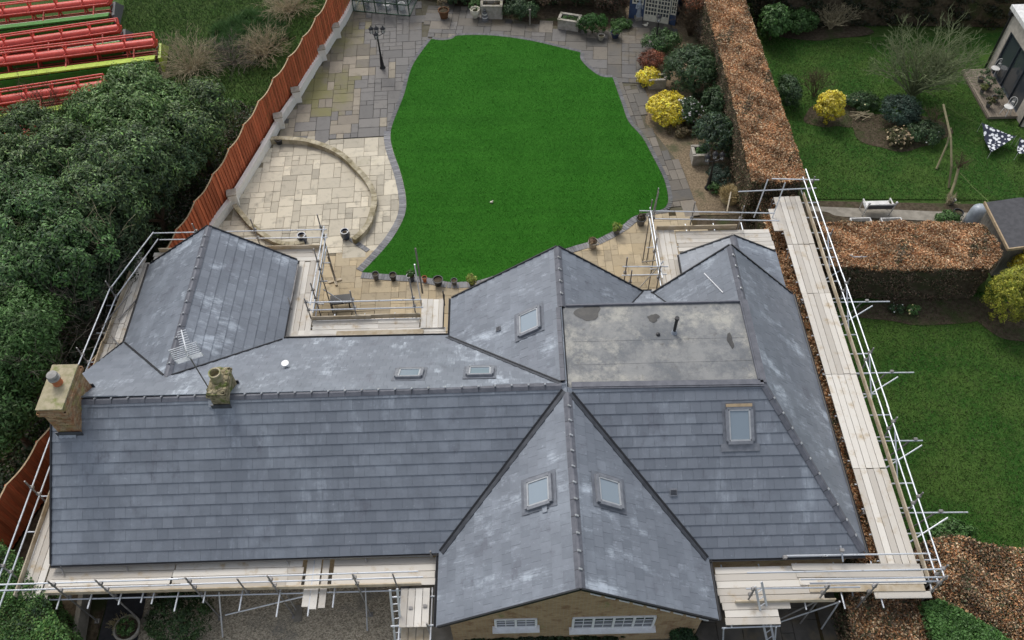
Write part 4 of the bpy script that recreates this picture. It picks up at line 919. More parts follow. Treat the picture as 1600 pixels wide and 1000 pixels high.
# ================================================================== BOUNDARIES
def along(poly, s_):
    for a, b in zip(poly, poly[1:]):
        L_ = math.hypot(b[0]-a[0], b[1]-a[1])
        if s_ <= L_: t_ = s_/L_; return (lerp(a[0], b[0], t_), lerp(a[1], b[1], t_)), ((b[0]-a[0])/L_, (b[1]-a[1])/L_)
        s_ -= L_
    return poly[-1], ((b[0]-a[0])/L_, (b[1]-a[1])/L_)
FT = sum(math.hypot(b[0]-a[0], b[1]-a[1]) for a, b in zip(FENCE, FENCE[1:]))
npan = round(FT/1.83); pl_ = FT/npan
fence = thing('fence', 'red brown close board fence with a wavy top along the left boundary', 'fence', (-14, 28, 0))
for i in range(npan):
    (ax, ay), d = along(FENCE, i*pl_); (bx, by), _ = along(FENCE, (i+1)*pl_)
    dx, dy = bx-ax, by-ay; L_ = math.hypot(dx, dy); dx /= L_; dy /= L_; k = 15; mb = MB(); capm = MB(); prev = None
    hb = lerp(2.5, 2.2, min(1, i/6))
    for j in range(k):
        t_ = (j+.5)/k; h = hb-.16*math.sin(math.pi*t_)+random.uniform(-.008, .008); off = .02 if j % 2 else -.012
        mb.box((ax+dx*L_*t_-dy*off, ay+dy*L_*t_+dx*off, h/2), (L_/k*1.06, .018, h), math.atan2(dy, dx))
    for z in (.4, 1.1, 1.8): mb.bar((ax+dy*.05, ay-dx*.05, z), (bx+dy*.05, by-dx*.05, z), .05, .07)
    pn = mb.build('fence_panel', MT['redfence'], fence)
    pts = [(ax+dx*L_*q/8, ay+dy*L_*q/8, hb-.16*math.sin(math.pi*q/8)+.012) for q in range(9)]
    for p, q in zip(pts, pts[1:]): capm.bar(p, q, .055, .022)
    capm.build('capping', MT['capwood'], pn)
    ps = MB(); ps.box((ax+dy*.05, ay-dx*.05, hb/2-.02), (.08, .08, hb-.02)); ps.build('fence_post', MT['redfence'], fence)
WALL = [(-9.25, 46.4), (-9.55, 44.7), (-10.55, 41.0), (-11.35, 37.7), (-12.02, 35.5), (-12.5, 33.3), (-13.42, 29.6), (-14.0, 28.0), (-14.6, 25.6)]
gw = thing('garden_wall', 'low white painted wall with piers at the foot of the red fence', 'wall', (-12, 35, 0))
for a, b in zip(WALL, WALL[1:]):
    mb = MB(); mb.bar((a[0], a[1], .2), (b[0], b[1], .2), .2, .5); s_ = mb.build('wall_section', MT['whitewall'], gw)
    mb = MB(); mb.bar((a[0], a[1], .475), (b[0], b[1], .475), .22, .05); mb.build('coping', MT['whitewall'], s_)
for u, v in ((527, 51), (507, 86), (472, 155), (443, 191), (369, 316)):
    p = g(u, v, .3); q = min((along(WALL, s_/5)[0] for s_ in range(0, 110)), key=lambda w_: (w_[0]-p.x)**2+(w_[1]-p.y)**2)
    mb = MB(); mb.box((q[0]+.08, q[1], .36), (.4, .4, .76), .25); s_ = mb.build('pier', MT['whitewall'], gw); mb = MB(); mb.box((q[0]+.08, q[1], .77), (.46, .46, .06), .25); mb.build('pier_cap', MT['cap'], s_)
# curved rim round the sunken patio
def rim(name, label, px_, z, wd):
    pts = smooth([gxy(u, v, z) for u, v in px_], 3, False); t_ = thing(name, label, 'wall', (*pts[len(pts)//2], 0), 'curved stone rims')
    for a, b in zip(pts, pts[1:]):
        mb = MB(); mb.bar((a[0], a[1], z/2-.01), (b[0], b[1], z/2-.01), wd-.04, z); s_ = mb.build('rim_block', MT['rim'], t_)
        mb = MB(); d = Vector((b[0]-a[0], b[1]-a[1], 0)).normalized()*.006; mb.bar(Vector((a[0], a[1], z+.015))+d, Vector((b[0], b[1], z+.015))-d, wd+.02, .05); mb.build('coping_stone', MT['rim'], s_)
rim('curved_wall', 'long curved stone rim enclosing the cream patio', [(420, 217), (435, 216), (469, 218), (493, 223), (517, 232), (536, 243), (554, 260), (570, 277), (582, 297), (585, 314), (581, 333), (575, 350), (564, 364), (552, 374)], .32, .24)
rim('curved_wall', 'shorter curved stone rim between the white pier and back wing', [(366, 320), (379, 336), (391, 350), (414, 368), (434, 378), (452, 381), (475, 378)], .32, .2)
mb = MB(); a = g(548, 374, .03); b = g(575, 392, .03)
for i in range(8): p = a.lerp(b, (i+.5)/8); mb.box((p.x, p.y, .035), (.16, .22, .06), math.atan2(b.y-a.y, b.x-a.x))
tag(mb.build('block_drain_strip', MT['block_grey']), None, None, None, 'structure')
# weathered timber fence beside the bed
tf = thing('fence', 'weathered grey timber fence panels below the brown beech hedge', 'fence', (11, 33, 0))
TFP = [(10.95, 43.5), (11.15, 41.5), (11.25, 39.0), (11.35, 36.6), (11.35, 34.6), (11.25, 32.0), (11.1, 29.6), (11.0, 28.2)]
for i, (a, b) in enumerate(zip(TFP, TFP[1:])):
    k = 14; mb = MB()
    for j in range(k):
        t_ = (j+.5)/k; h = 1.75-.14*math.sin(math.pi*t_); mb.box((lerp(a[0], b[0], t_), lerp(a[1], b[1], t_), h/2), (.02, (a[1]-b[1])/k*1.02, h), 0)
    mb.build('fence_panel', MT['oldwood'], tf); mb = MB(); mb.box((a[0], a[1], .95), (.1, .1, 1.9)); mb.build('fence_post', MT['oldwood'], tf)

# ================================================================== PLANTS: generators
def leaf_quads(P, Nn, size, asp=.5):
    k = len(P); Nn = Nn/np.maximum(1e-6, np.linalg.norm(Nn, axis=1, keepdims=True))
    r_ = RNG.normal(size=(k, 3)); a = np.cross(Nn, r_); a /= np.maximum(1e-6, np.linalg.norm(a, axis=1, keepdims=True)); b = np.cross(Nn, a)
    s_ = (size*RNG.uniform(.6, 1.35, k))[:, None]
    V = np.empty((k, 4, 3)); V[:, 0] = P-a*s_; V[:, 1] = P+b*s_*asp+Nn*s_*.15; V[:, 2] = P+a*s_-Nn*s_*.25; V[:, 3] = P-b*s_*asp+Nn*s_*.15
    return V.reshape(-1, 3)
def palette(pal, k, jit=.3):
    pal = np.array(pal); C = pal[RNG.integers(0, len(pal), k)]; return C*RNG.uniform(1-jit, 1+jit, (k, 1))
def clumps(blobs, n_clump, per, cr, up=.25, flat=1.0, zmin=.05, fill=.25):
    """leaf positions and normals for clumps sitting on and inside ellipsoid blobs"""
    B = np.array(blobs, float); wgt = (B[:, 3]*B[:, 4]+B[:, 3]*B[:, 5]+B[:, 4]*B[:, 5]); wgt /= wgt.sum()
    bi = RNG.choice(len(B), n_clump, p=wgt); d = RNG.normal(size=(n_clump, 3)); d[:, 2] = np.where(d[:, 2] < -.35, -d[:, 2], d[:, 2]); d /= np.linalg.norm(d, axis=1, keepdims=True)
    rr = np.where(RNG.random(n_clump) < fill, RNG.uniform(.4, .9, n_clump), RNG.uniform(.86, 1.08, n_clump))
    cc = B[bi, :3]+d*B[bi, 3:6]*rr[:, None]
    cs = cr*RNG.uniform(.6, 1.4, n_clump)
    tone = RNG.uniform(.6, 1.4, n_clump)*(1+.3*np.sin(cc[:, 0]*2.3+1)*np.sin(cc[:, 1]*2.1)*np.sin(cc[:, 2]*2.7))
    ci = np.repeat(np.arange(n_clump), per); k = len(ci)
    e = RNG.normal(size=(k, 3)); e /= np.linalg.norm(e, axis=1, keepdims=True); e[:, 2] *= flat
    P = cc[ci]+e*(cs[ci]*RNG.uniform(.3, 1, k)**.5)[:, None]
    Nn = e*.7+d[ci]*.6+RNG.normal(size=(k, 3))*.35; Nn[:, 2] += up
    ok = P[:, 2] > zmin
    return P[ok], Nn[ok], tone[ci][ok]
def branch_mesh(name, segs, mat, parent):
    mb = MB()
    for a, b, r1, r2 in segs: mb.tube(a, b, r1, 5, r2, False)
    return mb.build(name, MT[mat], parent)
def trunk_segs(base, tops, r=.12):
    segs = []; base = Vector(base)
    fork = base+Vector((0, 0, max(.25, (min(t_[2] for t_ in tops)-base.z)*.35))); segs.append((base, fork, r, r*.8))
    for t_ in tops:
        t_ = Vector(t_); mid = fork.lerp(t_, .5)+Vector((random.uniform(-.15, .15), random.uniform(-.15, .15), .1)); segs += [(fork, mid, r*.6, r*.4), (mid, t_, r*.4, r*.12)]
    return segs
def bush(name, label, cat, base, blobs, n_clump, per, cr, leaf, pal, group=None, asp=.5, up=.25, trunk=.05, jit=.3, extra=None, mat='branch', crown='crown', fill=.25):
    t_ = thing(name, label, cat, base, group)
    P, Nn, tone = clumps(blobs, n_clump, per, cr, up, fill=fill)
    C = palette(pal, len(P), jit)*tone[:, None]; V = leaf_quads(P, Nn, leaf, asp)
    raw_mesh(crown, V, 4, np.repeat(C, 4, 0), t_)
    branch_mesh('trunk', trunk_segs(base, [(b[0], b[1], b[2]) for b in blobs], trunk), mat, t_)
    if extra:
        nm, k, sz, pl = extra; i = RNG.choice(len(P), k); hi = P[i]; Vf = leaf_quads(hi+Nn[i]/np.linalg.norm(Nn[i], axis=1, keepdims=True)*sz*1.2, Nn[i]+np.array([0, 0, .6]), sz, .8)
        raw_mesh(nm, Vf, 4, np.repeat(palette(pl, k, .15), 4, 0), t_, 'stuff')
    return t_
def gb(u, v, rx, ry, h, **k):
    """one ellipsoid bush whose ground centre is at photo position u, v"""
    p = g(u, v, 0); return (p.x, p.y, 0), [(p.x, p.y, h*.52, rx, ry, h*.5)]
def twigs(name, label, cat, base, n, L_, spread, mat, r=.012, depth=3, group=None, up=.6, parent=None, seed=1, partname='branches', droop=0):
    rs = random.Random(seed); t_ = parent or thing(name, label, cat, base, group); segs = []
    def go(p, d, l_, rad, dep):
        q = p+d*l_*.5; d2 = (d+Vector((rs.uniform(-.3, .3), rs.uniform(-.3, .3), rs.uniform(-.2, .25)-droop))).normalized(); e = q+d2*l_*.5
        segs.append((p, q, rad, rad*.8)); segs.append((q, e, rad*.8, rad*.55))
        if dep > 0:
            for st in (q, e, e):
                dd = (d2+Vector((rs.uniform(-.8, .8), rs.uniform(-.8, .8), rs.uniform(-.4, .6)))).normalized(); go(st, dd, l_*rs.uniform(.5, .75), max(.007, rad*.55), dep-1)
    for i in range(n):
        a = rs.uniform(0, 6.283); s_ = spread*rs.uniform(.2, 1); d = Vector((math.cos(a)*s_, math.sin(a)*s_, up)).normalized(); go(Vector(base)+Vector((rs.uniform(-.1, .1), rs.uniform(-.1, .1), 0)), d, L_*rs.uniform(.7, 1.1), r, depth)
    branch_mesh(partname, segs, mat, t_); return t_
G_DARK = [(.040, .078, .030), (.055, .10, .038), (.070, .125, .048), (.09, .145, .062), (.045, .082, .042)]
G_MID = [(.06, .13, .032), (.08, .165, .045), (.10, .20, .058), (.065, .145, .038), (.13, .22, .08)]
G_LIGHT = [(.075, .17, .04), (.10, .21, .055), (.12, .24, .07), (.06, .14, .035)]
G_BLUE = [(.035, .065, .045), (.05, .085, .06), (.06, .10, .07)]
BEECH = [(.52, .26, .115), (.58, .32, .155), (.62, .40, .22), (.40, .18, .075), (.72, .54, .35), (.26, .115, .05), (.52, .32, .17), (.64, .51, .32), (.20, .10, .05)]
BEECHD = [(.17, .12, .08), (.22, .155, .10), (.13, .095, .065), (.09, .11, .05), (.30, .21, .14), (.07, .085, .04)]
YEL = [(.72, .58, .035), (.80, .68, .08), (.62, .48, .03), (.78, .66, .16)]

# hedges: a trimmed box of leaves, flat top and rough sides
def hedge(label, poly, z, n_top, n_side, leaf, pal_top, pal_side, group=None, bump_=.12, extra_green=.0, cat='hedge', up=1.0, core='soil', name='hedge'):
    poly = [tuple(p[:2]) for p in poly]; cx0 = sum(p[0] for p in poly)/len(poly); cy0 = sum(p[1] for p in poly)/len(poly)
    t_ = thing(name, label, cat, (cx0, cy0, 0), group)
    inn = [(cx0+(x-cx0)*.9, cy0+(y-cy0)*.97) for x, y in poly]
    mb = MB(); mb.prism(inn, 0, z-.25); mb.build('branch_core', MT['soil'], t_)
    A = np.array(poly); lo, hi = A.min(0), A.max(0); P = []
    while len(P) < n_top:
        q = RNG.uniform(lo, hi, (3000, 2)); P += [tuple(x) for x in q if inside(x, poly)]
    P = np.array(P[:n_top]); f1 = np.sin(P[:, 0]*2.1+P[:, 1]*1.3)*np.sin(P[:, 1]*1.7-P[:, 0]*.9+1.3); f2 = np.sin(P[:, 0]*5.3+1)*np.sin(P[:, 1]*4.7+2)
    zz = z+bump_*(.6*f1+.5*f2)-RNG.exponential(.06, n_top)+RNG.normal(0, .025, n_top)
    P3 = np.column_stack([P, zz]); N3 = RNG.normal(size=(n_top, 3))*.75; N3[:, 2] += up
    C = palette(pal_top, n_top, .3)*(1+.28*np.sin(P[:, 0]*2.7+.4)*np.sin(P[:, 1]*1.9)+.15*np.sin(P[:, 1]*5.1+P[:, 0]*3.7))[:, None]
    patch = (np.sin(P[:, 0]*1.9+2)*np.sin(P[:, 1]*1.1+.7)+.5*np.sin(P[:, 0]*4.1-P[:, 1]*3.3))+.6*np.sin(P[:, 0]*7.3+P[:, 1]*5.1)*np.sin(P[:, 1]*8.7-P[:, 0]*3)+RNG.normal(0, .45, n_top) > 1.15
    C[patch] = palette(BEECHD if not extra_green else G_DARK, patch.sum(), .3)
    # sides
    per = [math.hypot(poly[(i+1) % len(poly)][0]-p[0], poly[(i+1) % len(poly)][1]-p[1]) for i, p in enumerate(poly)]; pr = np.array(per)/sum(per)
    e = RNG.choice(len(poly), n_side, p=pr); t__ = RNG.random(n_side); a = A[e]; b = A[(e+1) % len(poly)]; d = b-a; nrm = np.column_stack([d[:, 1], -d[:, 0]]); nrm /= np.linalg.norm(nrm, axis=1, keepdims=True)
    ar = sum(poly[i][0]*poly[(i+1) % len(poly)][1]-poly[(i+1) % len(poly)][0]*poly[i][1] for i in range(len(poly)))
    if ar < 0: nrm = -nrm
    h = RNG.random(n_side)*z; S_ = a+d*t__[:, None]; w1 = np.sin(S_[:, 0]*3+h*4)*np.sin(S_[:, 1]*3.3+h*3.1)
    S_ = S_+nrm*(bump_*.8*w1-RNG.exponential(.08, n_side))[:, None]
    Ps = np.column_stack([S_, h]); Ns = np.column_stack([nrm, np.full(n_side, .25)])+RNG.normal(size=(n_side, 3))*.6
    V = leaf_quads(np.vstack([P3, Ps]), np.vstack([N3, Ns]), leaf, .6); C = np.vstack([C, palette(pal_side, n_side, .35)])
    raw_mesh('foliage', V, 4, np.repeat(C, 4, 0), t_); return t_
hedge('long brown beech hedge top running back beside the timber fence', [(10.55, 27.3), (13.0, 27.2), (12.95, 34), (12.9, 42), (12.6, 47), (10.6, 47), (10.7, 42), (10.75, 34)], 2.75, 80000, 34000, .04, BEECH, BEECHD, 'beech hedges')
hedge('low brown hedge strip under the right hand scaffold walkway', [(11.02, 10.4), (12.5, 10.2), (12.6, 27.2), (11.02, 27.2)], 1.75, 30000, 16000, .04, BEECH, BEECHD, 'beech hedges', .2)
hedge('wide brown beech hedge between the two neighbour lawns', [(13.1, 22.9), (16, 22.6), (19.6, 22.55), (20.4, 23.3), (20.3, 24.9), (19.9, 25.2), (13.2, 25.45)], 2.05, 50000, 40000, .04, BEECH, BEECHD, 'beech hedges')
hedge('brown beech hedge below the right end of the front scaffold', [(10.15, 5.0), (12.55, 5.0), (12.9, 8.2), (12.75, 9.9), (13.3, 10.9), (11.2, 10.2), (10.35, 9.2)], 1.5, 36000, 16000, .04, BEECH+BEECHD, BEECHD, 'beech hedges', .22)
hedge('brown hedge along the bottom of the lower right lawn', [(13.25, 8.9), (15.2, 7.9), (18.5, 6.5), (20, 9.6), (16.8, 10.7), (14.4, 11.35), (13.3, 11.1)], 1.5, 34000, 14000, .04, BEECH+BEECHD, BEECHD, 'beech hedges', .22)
hedge('clipped bright green hedge dome at the bottom right', [(12.55, 8.95), (13.2, 9.05), (14.6, 8.0), (16.5, 6.5), (15.4, 5.2), (13.2, 6.0), (12.6, 7.8)], 2.0, 26000, 10000, .045, G_LIGHT, G_MID, None, .14, 1)
hedge('clipped green conifer hedge at the bottom left corner', [(-17.4, 11.6), (-16.55, 11.0), (-15.4, 9.9), (-13.95, 8.3), (-13.3, 5), (-19, 5), (-19, 11.5)], 2.4, 36000, 16000, .045, G_LIGHT+[(.16, .25, .07)], G_MID, None, .16, 1)
hedge('dark evergreen screen along the far end of the neighbour garden', [(13.6, 43.2), (16, 42.8), (19, 42.9), (24, 42.6), (30, 42.2), (34, 48), (14, 48)], 3.2, 26000, 30000, .08, [(.022, .032, .014), (.03, .04, .018), (.04, .045, .022), (.035, .03, .02)], [(.02, .028, .013), (.03, .038, .018), (.038, .036, .02)], None, .4, 1)

# ---------------------------------------------------------------- the evergreen trees left of the fence
def tree(label, base_uv, blobs_uv, pal, n=1.0, leaf=.085, group='evergreen trees beyond the red fence', twig=0, seed=1):
    bl = []
    for u, v, z, r in blobs_uv:
        p = g(u, v, z); fx = np.interp(p.y, [q[1] for q in FENCE[::-1]], [q[0] for q in FENCE[::-1]]); bl.append((min(p.x, fx-.55-r*1.1), p.y, z-.35*r, r, r, r*.85))
    bx = sum(b[0] for b in bl)/len(bl); by = sum(b[1] for b in bl)/len(bl)
    ar = sum(b[3]**2 for b in bl); f_ = random.uniform(.72, 1.3); pal = [(a*f_*random.uniform(.92, 1.12), b*f_, c*f_) for a, b, c in pal]
    t_ = bush('evergreen_tree', label, 'tree', (bx, by, 0), bl, int(36*ar*n), 120, .40, leaf, pal, group, .36, .3, .16, .4, fill=.12)
    return t_
G_LAUR = [(.08, .14, .04), (.105, .18, .055), (.135, .225, .075), (.18, .29, .10), (.055, .095, .033), (.25, .34, .15), (.14, .25, .06)]
tree('evergreen tree standing tallest in front of the red reels', 0, [(205, 140, 4.2, 1.5), (150, 172, 4.0, 1.4), (255, 165, 3.6, 1.3), (200, 185, 4.2, 1.6)], G_MID+G_LAUR)
tree('rounded evergreen tree nearest the fence top by dry brambles', 0, [(318, 158, 3.0, 1.2), (340, 200, 2.8, 1.2), (290, 205, 3.4, 1.4)], G_DARK+G_LAUR)
tree('evergreen tree at the left edge just below the reels', 0, [(40, 205, 4.0, 1.5), (95, 235, 4.4, 1.5), (30, 260, 4.2, 1.7)], G_DARK+G_LAUR)
tree('broad dark evergreen tree in the middle of the thicket', 0, [(200, 255, 4.5, 1.9), (255, 240, 4.2, 1.6), (150, 305, 4.4, 1.7), (225, 305, 4.2, 1.6)], G_DARK+G_DARK+G_LAUR)
tree('evergreen tree leaning against the fence beside the wing scaffold', 0, [(300, 280, 3.4, 1.4), (270, 335, 3.2, 1.4), (320, 245, 3.0, 1.2)], G_DARK)
tree('large evergreen tree at the left edge above the chimney', 0, [(55, 345, 4.6, 2.0), (15, 310, 4.2, 1.7), (105, 385, 4.4, 1.8), (20, 420, 4.2, 1.7)], G_DARK+G_MID)
tree('sparse dark evergreen tree behind the left scaffold rails', 0, [(190, 400, 3.2, 1.4), (175, 450, 3.0, 1.3), (215, 360, 3.4, 1.3)], G_DARK, .8)
tree('bright green tree just left of the brick chimney', 0, [(60, 505, 4.2, 1.6), (20, 545, 4.0, 1.5), (85, 555, 3.6, 1.2)], G_LIGHT+G_MID, 1.0, .07)
tree('low green shrub tree at the left edge below the chimney', 0, [(15, 630, 3.0, 1.3), (45, 660, 2.4, .9)], G_MID, 1.0)
for i, (u, v, z, L_, mt_) in enumerate(((75, 190, 3.0, 1.4, 'branch'), (150, 370, 3.0, 1.5, 'twig_tan'), (140, 510, 1.6, 1.2, 'twig_grey'), (50, 600, 1.8, 1.2, 'twig_grey'))):
    p = g(u, v, z); t_ = twigs('bare_shrub', ['bare brown twiggy shrub among evergreens near the left edge', 'leafless tangle of pale stems among dark evergreens', 'bare grey twiggy shrub between chimney and evergreens', 'bare grey brush left of the brick chimney base'][i], 'shrub', (p.x, p.y, .1), 22, L_*1.75, .55, mt_, .035, 3, 'leafless shrubs in the thicket', 1.2, seed=20+i)

# dark ivy and undergrowth filling the ground between the trees and the fence
ug = [(-23, 11.5), (-19.6, 11.5), (-17.4, 16.2), (-14.4, 28.2), (-13.2, 33.0), (-12.7, 35.5), (-14.5, 37.2), (-20, 37), (-24, 33), (-26, 22)]; A_ = np.array(ug); pts = []
while len(pts) < 60000:
    q = RNG.uniform(A_.min(0), A_.max(0), (5000, 2)); pts += [tuple(x) for x in q if inside(x, ug)]
P = np.array(pts[:60000]); hz = .35+.35*np.sin(P[:, 0]*1.7)*np.sin(P[:, 1]*1.3)+.2*np.sin(P[:, 0]*4.1+P[:, 1]*3.3); P3 = np.column_stack([P, np.maximum(.03, hz*RNG.uniform(.4, 1.1, len(P)))]); N3 = RNG.normal(size=(len(P), 3))*.6; N3[:, 2] += .8
raw_mesh('ivy_undergrowth', leaf_quads(P3, N3, .075, .6), 4, np.repeat(palette([(.035, .06, .022), (.05, .08, .03), (.03, .045, .02), (.09, .07, .04), (.06, .05, .03)], len(P), .35), 4, 0), None, 'stuff', 'dark ivy undergrowth between the evergreens and the red fence', 'ground cover')

# dry brambles and rough grass beyond the fence
for i, (u, v, n, mt_, L_) in enumerate(((300, 112, 110, 'twig_tan', 1.25), (365, 100, 60, 'twig_grey', 1.0), (415, 85, 90, 'twig_tan', 1.0), (455, 18, 90, 'twig_tan', 1.1))):
    p = g(u, v, 0); twigs('bramble', ['pale dry bramble mound right of the red reels', 'grey dry brambles between grass and pale mound', 'dry tan undergrowth against the fence below the grass', 'dry tan undergrowth at the far end of the red fence'][i], 'bramble', (p.x, p.y, 0), n, L_, 1.3, mt_, .014, 2, 'dry brambles beyond the fence', .6, seed=40+i, droop=.25)
pts = []
fp = [(-24, 49), (-9.6, 49), (-10.0, 44.5), (-11.2, 40.5), (-12.6, 36.2), (-14, 36.8), (-20, 37.2), (-21.5, 41)]
A_ = np.array(fp)
while len(pts) < 42000:
    q = RNG.uniform(A_.min(0), A_.max(0), (3000, 2)); pts += [(x, y, -.02) for x, y in q if inside((x, y), fp)]
blade_mass('rough_grass', pts, .10, .02, [(.045, .095, .022), (.06, .11, .03), (.08, .12, .045), (.035, .075, .02)], None, .8, label='rough green grass beside the parked red reels', cat='grass')
pts = []
tuft = [gxy(330, 50), gxy(390, 20), gxy(440, 30), gxy(452, 60), gxy(400, 90), gxy(340, 75)]; A_ = np.array(tuft)
while len(pts) < 9000:
    q = RNG.uniform(A_.min(0), A_.max(0), (2000, 2)); pts += [(x, y, 0) for x, y in q if inside((x, y), tuft) and (math.sin(x*4)*math.sin(y*4.3) > -.2)]
blade_mass('tall_grass', pts, .38, .022, [(.06, .14, .035), (.085, .17, .05), (.11, .19, .075), (.05, .11, .03)], None, 1.1, label='tall tussocky grass beyond the far fence', cat='grass')
# neighbour lawn blades
def mow(name, poly, k, label):
    pts = []; A_ = np.array(poly)
    while len(pts) < k:
        q = RNG.uniform(A_.min(0), A_.max(0), (4000, 2)); pts += [(x, y, -.02) for x, y in q if inside((x, y), poly)]
    blade_mass(name, pts, .06, .018, [(.040, .092, .016), (.058, .118, .022), (.075, .138, .03), (.055, .105, .024), (.105, .145, .05), (.12, .14, .06)], None, .9, label=label, cat='grass')
mow('lawn_grass', [(12.8, 29.0), (26, 28.2), (26, 41), (13, 42)], 50000, 'mown grass of the upper neighbour lawn')
mow('lawn_grass', [(13.2, 11.8), (14.1, 11.85), (17.6, 11.1), (23, 10.6), (23, 23), (13.4, 23)], 45000, 'mown grass of the lower neighbour lawn')

# ---------------------------------------------------------------- shrubs in the garden
sh = 'shrubs in the right hand border'
def B(name, label, u, v, rx, ry, h, n, leaf, pal, cat='shrub', group=None, cr=.16, per=45, **k):
    b, bl = gb(u, v, rx, ry, h); return bush(name, label, cat, b, bl, n, per, cr, leaf, pal, group, **k)
B('forsythia', 'large mounded yellow shrub beside the lawn path', 1042, 184, .98, 1.05, 1.1, 240, .05, YEL+[(.66, .55, .05)], group=sh, asp=.7, fill=.05)
B('forsythia', 'small yellow shrub below the rust red shrub', 1014, 130, .6, .5, .7, 90, .05, YEL, group=sh, asp=.7, fill=.05)
B('red_shrub', 'rust red low shrub beside the back path', 1017, 106, .65, .6, .85, 110, .04, [(.26, .09, .05), (.32, .12, .07), (.20, .07, .04), (.17, .09, .05)], group=sh)
B('green_shrub', 'green shrub round the lamp post by the summer house', 1032, 78, 1.0, .85, 1.0, 150, .045, G_DARK+G_MID, group=sh)
B('dark_shrub', 'largest dark green rounded shrub in the border', 1078, 136, 1.45, 1.5, 2.0, 340, .055, G_DARK, group=sh, cr=.2)
B('flowering_shrub', 'green shrub dotted with white flowers beside the yellow mound', 1071, 190, .62, .7, 1.2, 130, .05, G_DARK, group=sh, extra=('flowers', 130, .055, [(.75, .72, .68), (.8, .74, .74)]))
B('dark_shrub', 'dark green shrub behind the square stone planter', 1116, 234, 1.1, 1.25, 1.7, 260, .05, G_BLUE+G_DARK, group=sh, cr=.18)
B('green_shrub', 'mid green shrub against the timber fence', 1120, 182, .9, .95, 1.5, 170, .05, G_DARK, group=sh)
B('lavender', 'low grey green plant between planter and straw clump', 1122, 280, .55, .75, .5, 90, .035, G_BLUE, group=sh, cr=.12)
B('green_shrub', 'small leafy plant at the foot of the black lamp', 1115, 298, .25, .3, .35, 25, .04, G_MID, group=sh, cr=.1)
p = g(1078, 55, 0); t_ = twigs('bare_shrub', 'bare brown shrub with orange leaves beside the summer house', 'shrub', (p.x, p.y, 0), 26, 1.0, .6, 'branch', .022, 3, sh, 1.0, seed=60)
P, Nn, tone = clumps([(p.x, p.y+.1, 2.0, .8, .8, .5)], 60, 26, .18); raw_mesh('leaves', leaf_quads(P, Nn, .04, .5), 4, np.repeat(palette([(.30, .10, .04), (.2, .08, .04), (.12, .07, .04)], len(P))*tone[:, None], 4, 0), t_)
p = g(1100, 70, 0); twigs('bare_shrub', 'leafless grey shrub at the hedge foot near the summer house', 'shrub', (p.x, p.y, 0), 16, .9, .8, 'twig_grey', .02, 3, sh, .8, seed=61)
for i, (u, v) in enumerate(((1100, 205), (1062, 205), (1098, 160))):
    B('ground_plant', ['dry low plants between the planter shrub and white flowers', 'dry low plants at the foot of the yellow mound', 'dark low plants below the largest dark shrub'][i], u, v, .7, .6, .35, 60, .045, [[(.16, .12, .06), (.09, .09, .04), (.2, .15, .09)], [(.16, .12, .06), (.12, .10, .05)], G_DARK][i], group=sh, cr=.12)
# back border behind the lawn
bb_ = 'shrubs in the back border'
B('green_shrub', 'bright green clipped shrub beside the stone trough', 925, 52, .85, .55, 1.1, 170, .035, [(.04, .12, .02), (.055, .15, .03), (.03, .09, .018)], group=bb_, cr=.12)
B('dark_shrub', 'dark green shrub left of the stone trough', 815, 28, 1.0, .6, 1.0, 150, .05, G_DARK, group=bb_)
for i, (u, v, rx, h, pl) in enumerate(((715, 6, .8, 1.0, G_DARK), (850, 8, 1.6, 1.8, [(.10, .07, .045), (.15, .10, .06), (.07, .055, .035)]), (955, 22, .9, 1.5, [(.10, .06, .04), (.06, .06, .035), (.14, .08, .05)]), (900, 10, 1.0, 1.9, G_DARK), (790, 2, 1.2, 1.6, G_DARK))):
    B(['green_shrub', 'brown_shrub', 'brown_shrub', 'dark_shrub', 'dark_shrub'][i], ['low green plants beside the terracotta pot at the back', 'brown seed head shrub behind the stone trough', 'brown leaved shrub left of the blue summer house', 'tall dark shrub at the back right of the trough', 'tall dark shrub behind the wide stone planter'][i], u, v, rx, rx*.7, h, 150, .05, pl, group=bb_, extra=('flowers', 90, .06, [(.6, .55, .45), (.7, .66, .55)]) if i == 1 else None)
hedge('dark hedge closing the far end of the paved garden', [(-5, 46.8), (6.5, 45.4), (7, 50), (-5, 50)], 1.6, 9000, 9000, .07, G_DARK+[(.10, .08, .05)], G_DARK, None, .3, 1)
B('leafy_plant', 'leafy green plants in front of the summer house path', 970, 42, .55, .4, .4, 60, .05, G_MID, group=bb_, cr=.12)
# straw clump and stump
p = g(1140, 312, 0); t_ = thing('pampas_clump', 'round straw coloured clump beside the weathered fence end', 'plant', (p.x, p.y, 0))
pts = np.column_stack([p.x+RNG.normal(0, .30, 2600), p.y+RNG.normal(0, .26, 2600), np.full(2600, .35)]); rr = np.hypot(pts[:, 0]-p.x, pts[:, 1]-p.y); pts[:, 2] = .5-.5*rr**2
blade_mass('straw_tuft', pts[rr < .55], .13, .02, [(.48, .38, .19), (.55, .45, .25), (.38, .29, .14)], t_, 1.6, None)
mb = MB(); mb.lathe([(.42, 0), (.46, .2), (.36, .42), (.12, .48)], 16, (p.x, p.y, 0)); mb.build('base', MT['straw'], t_, True)
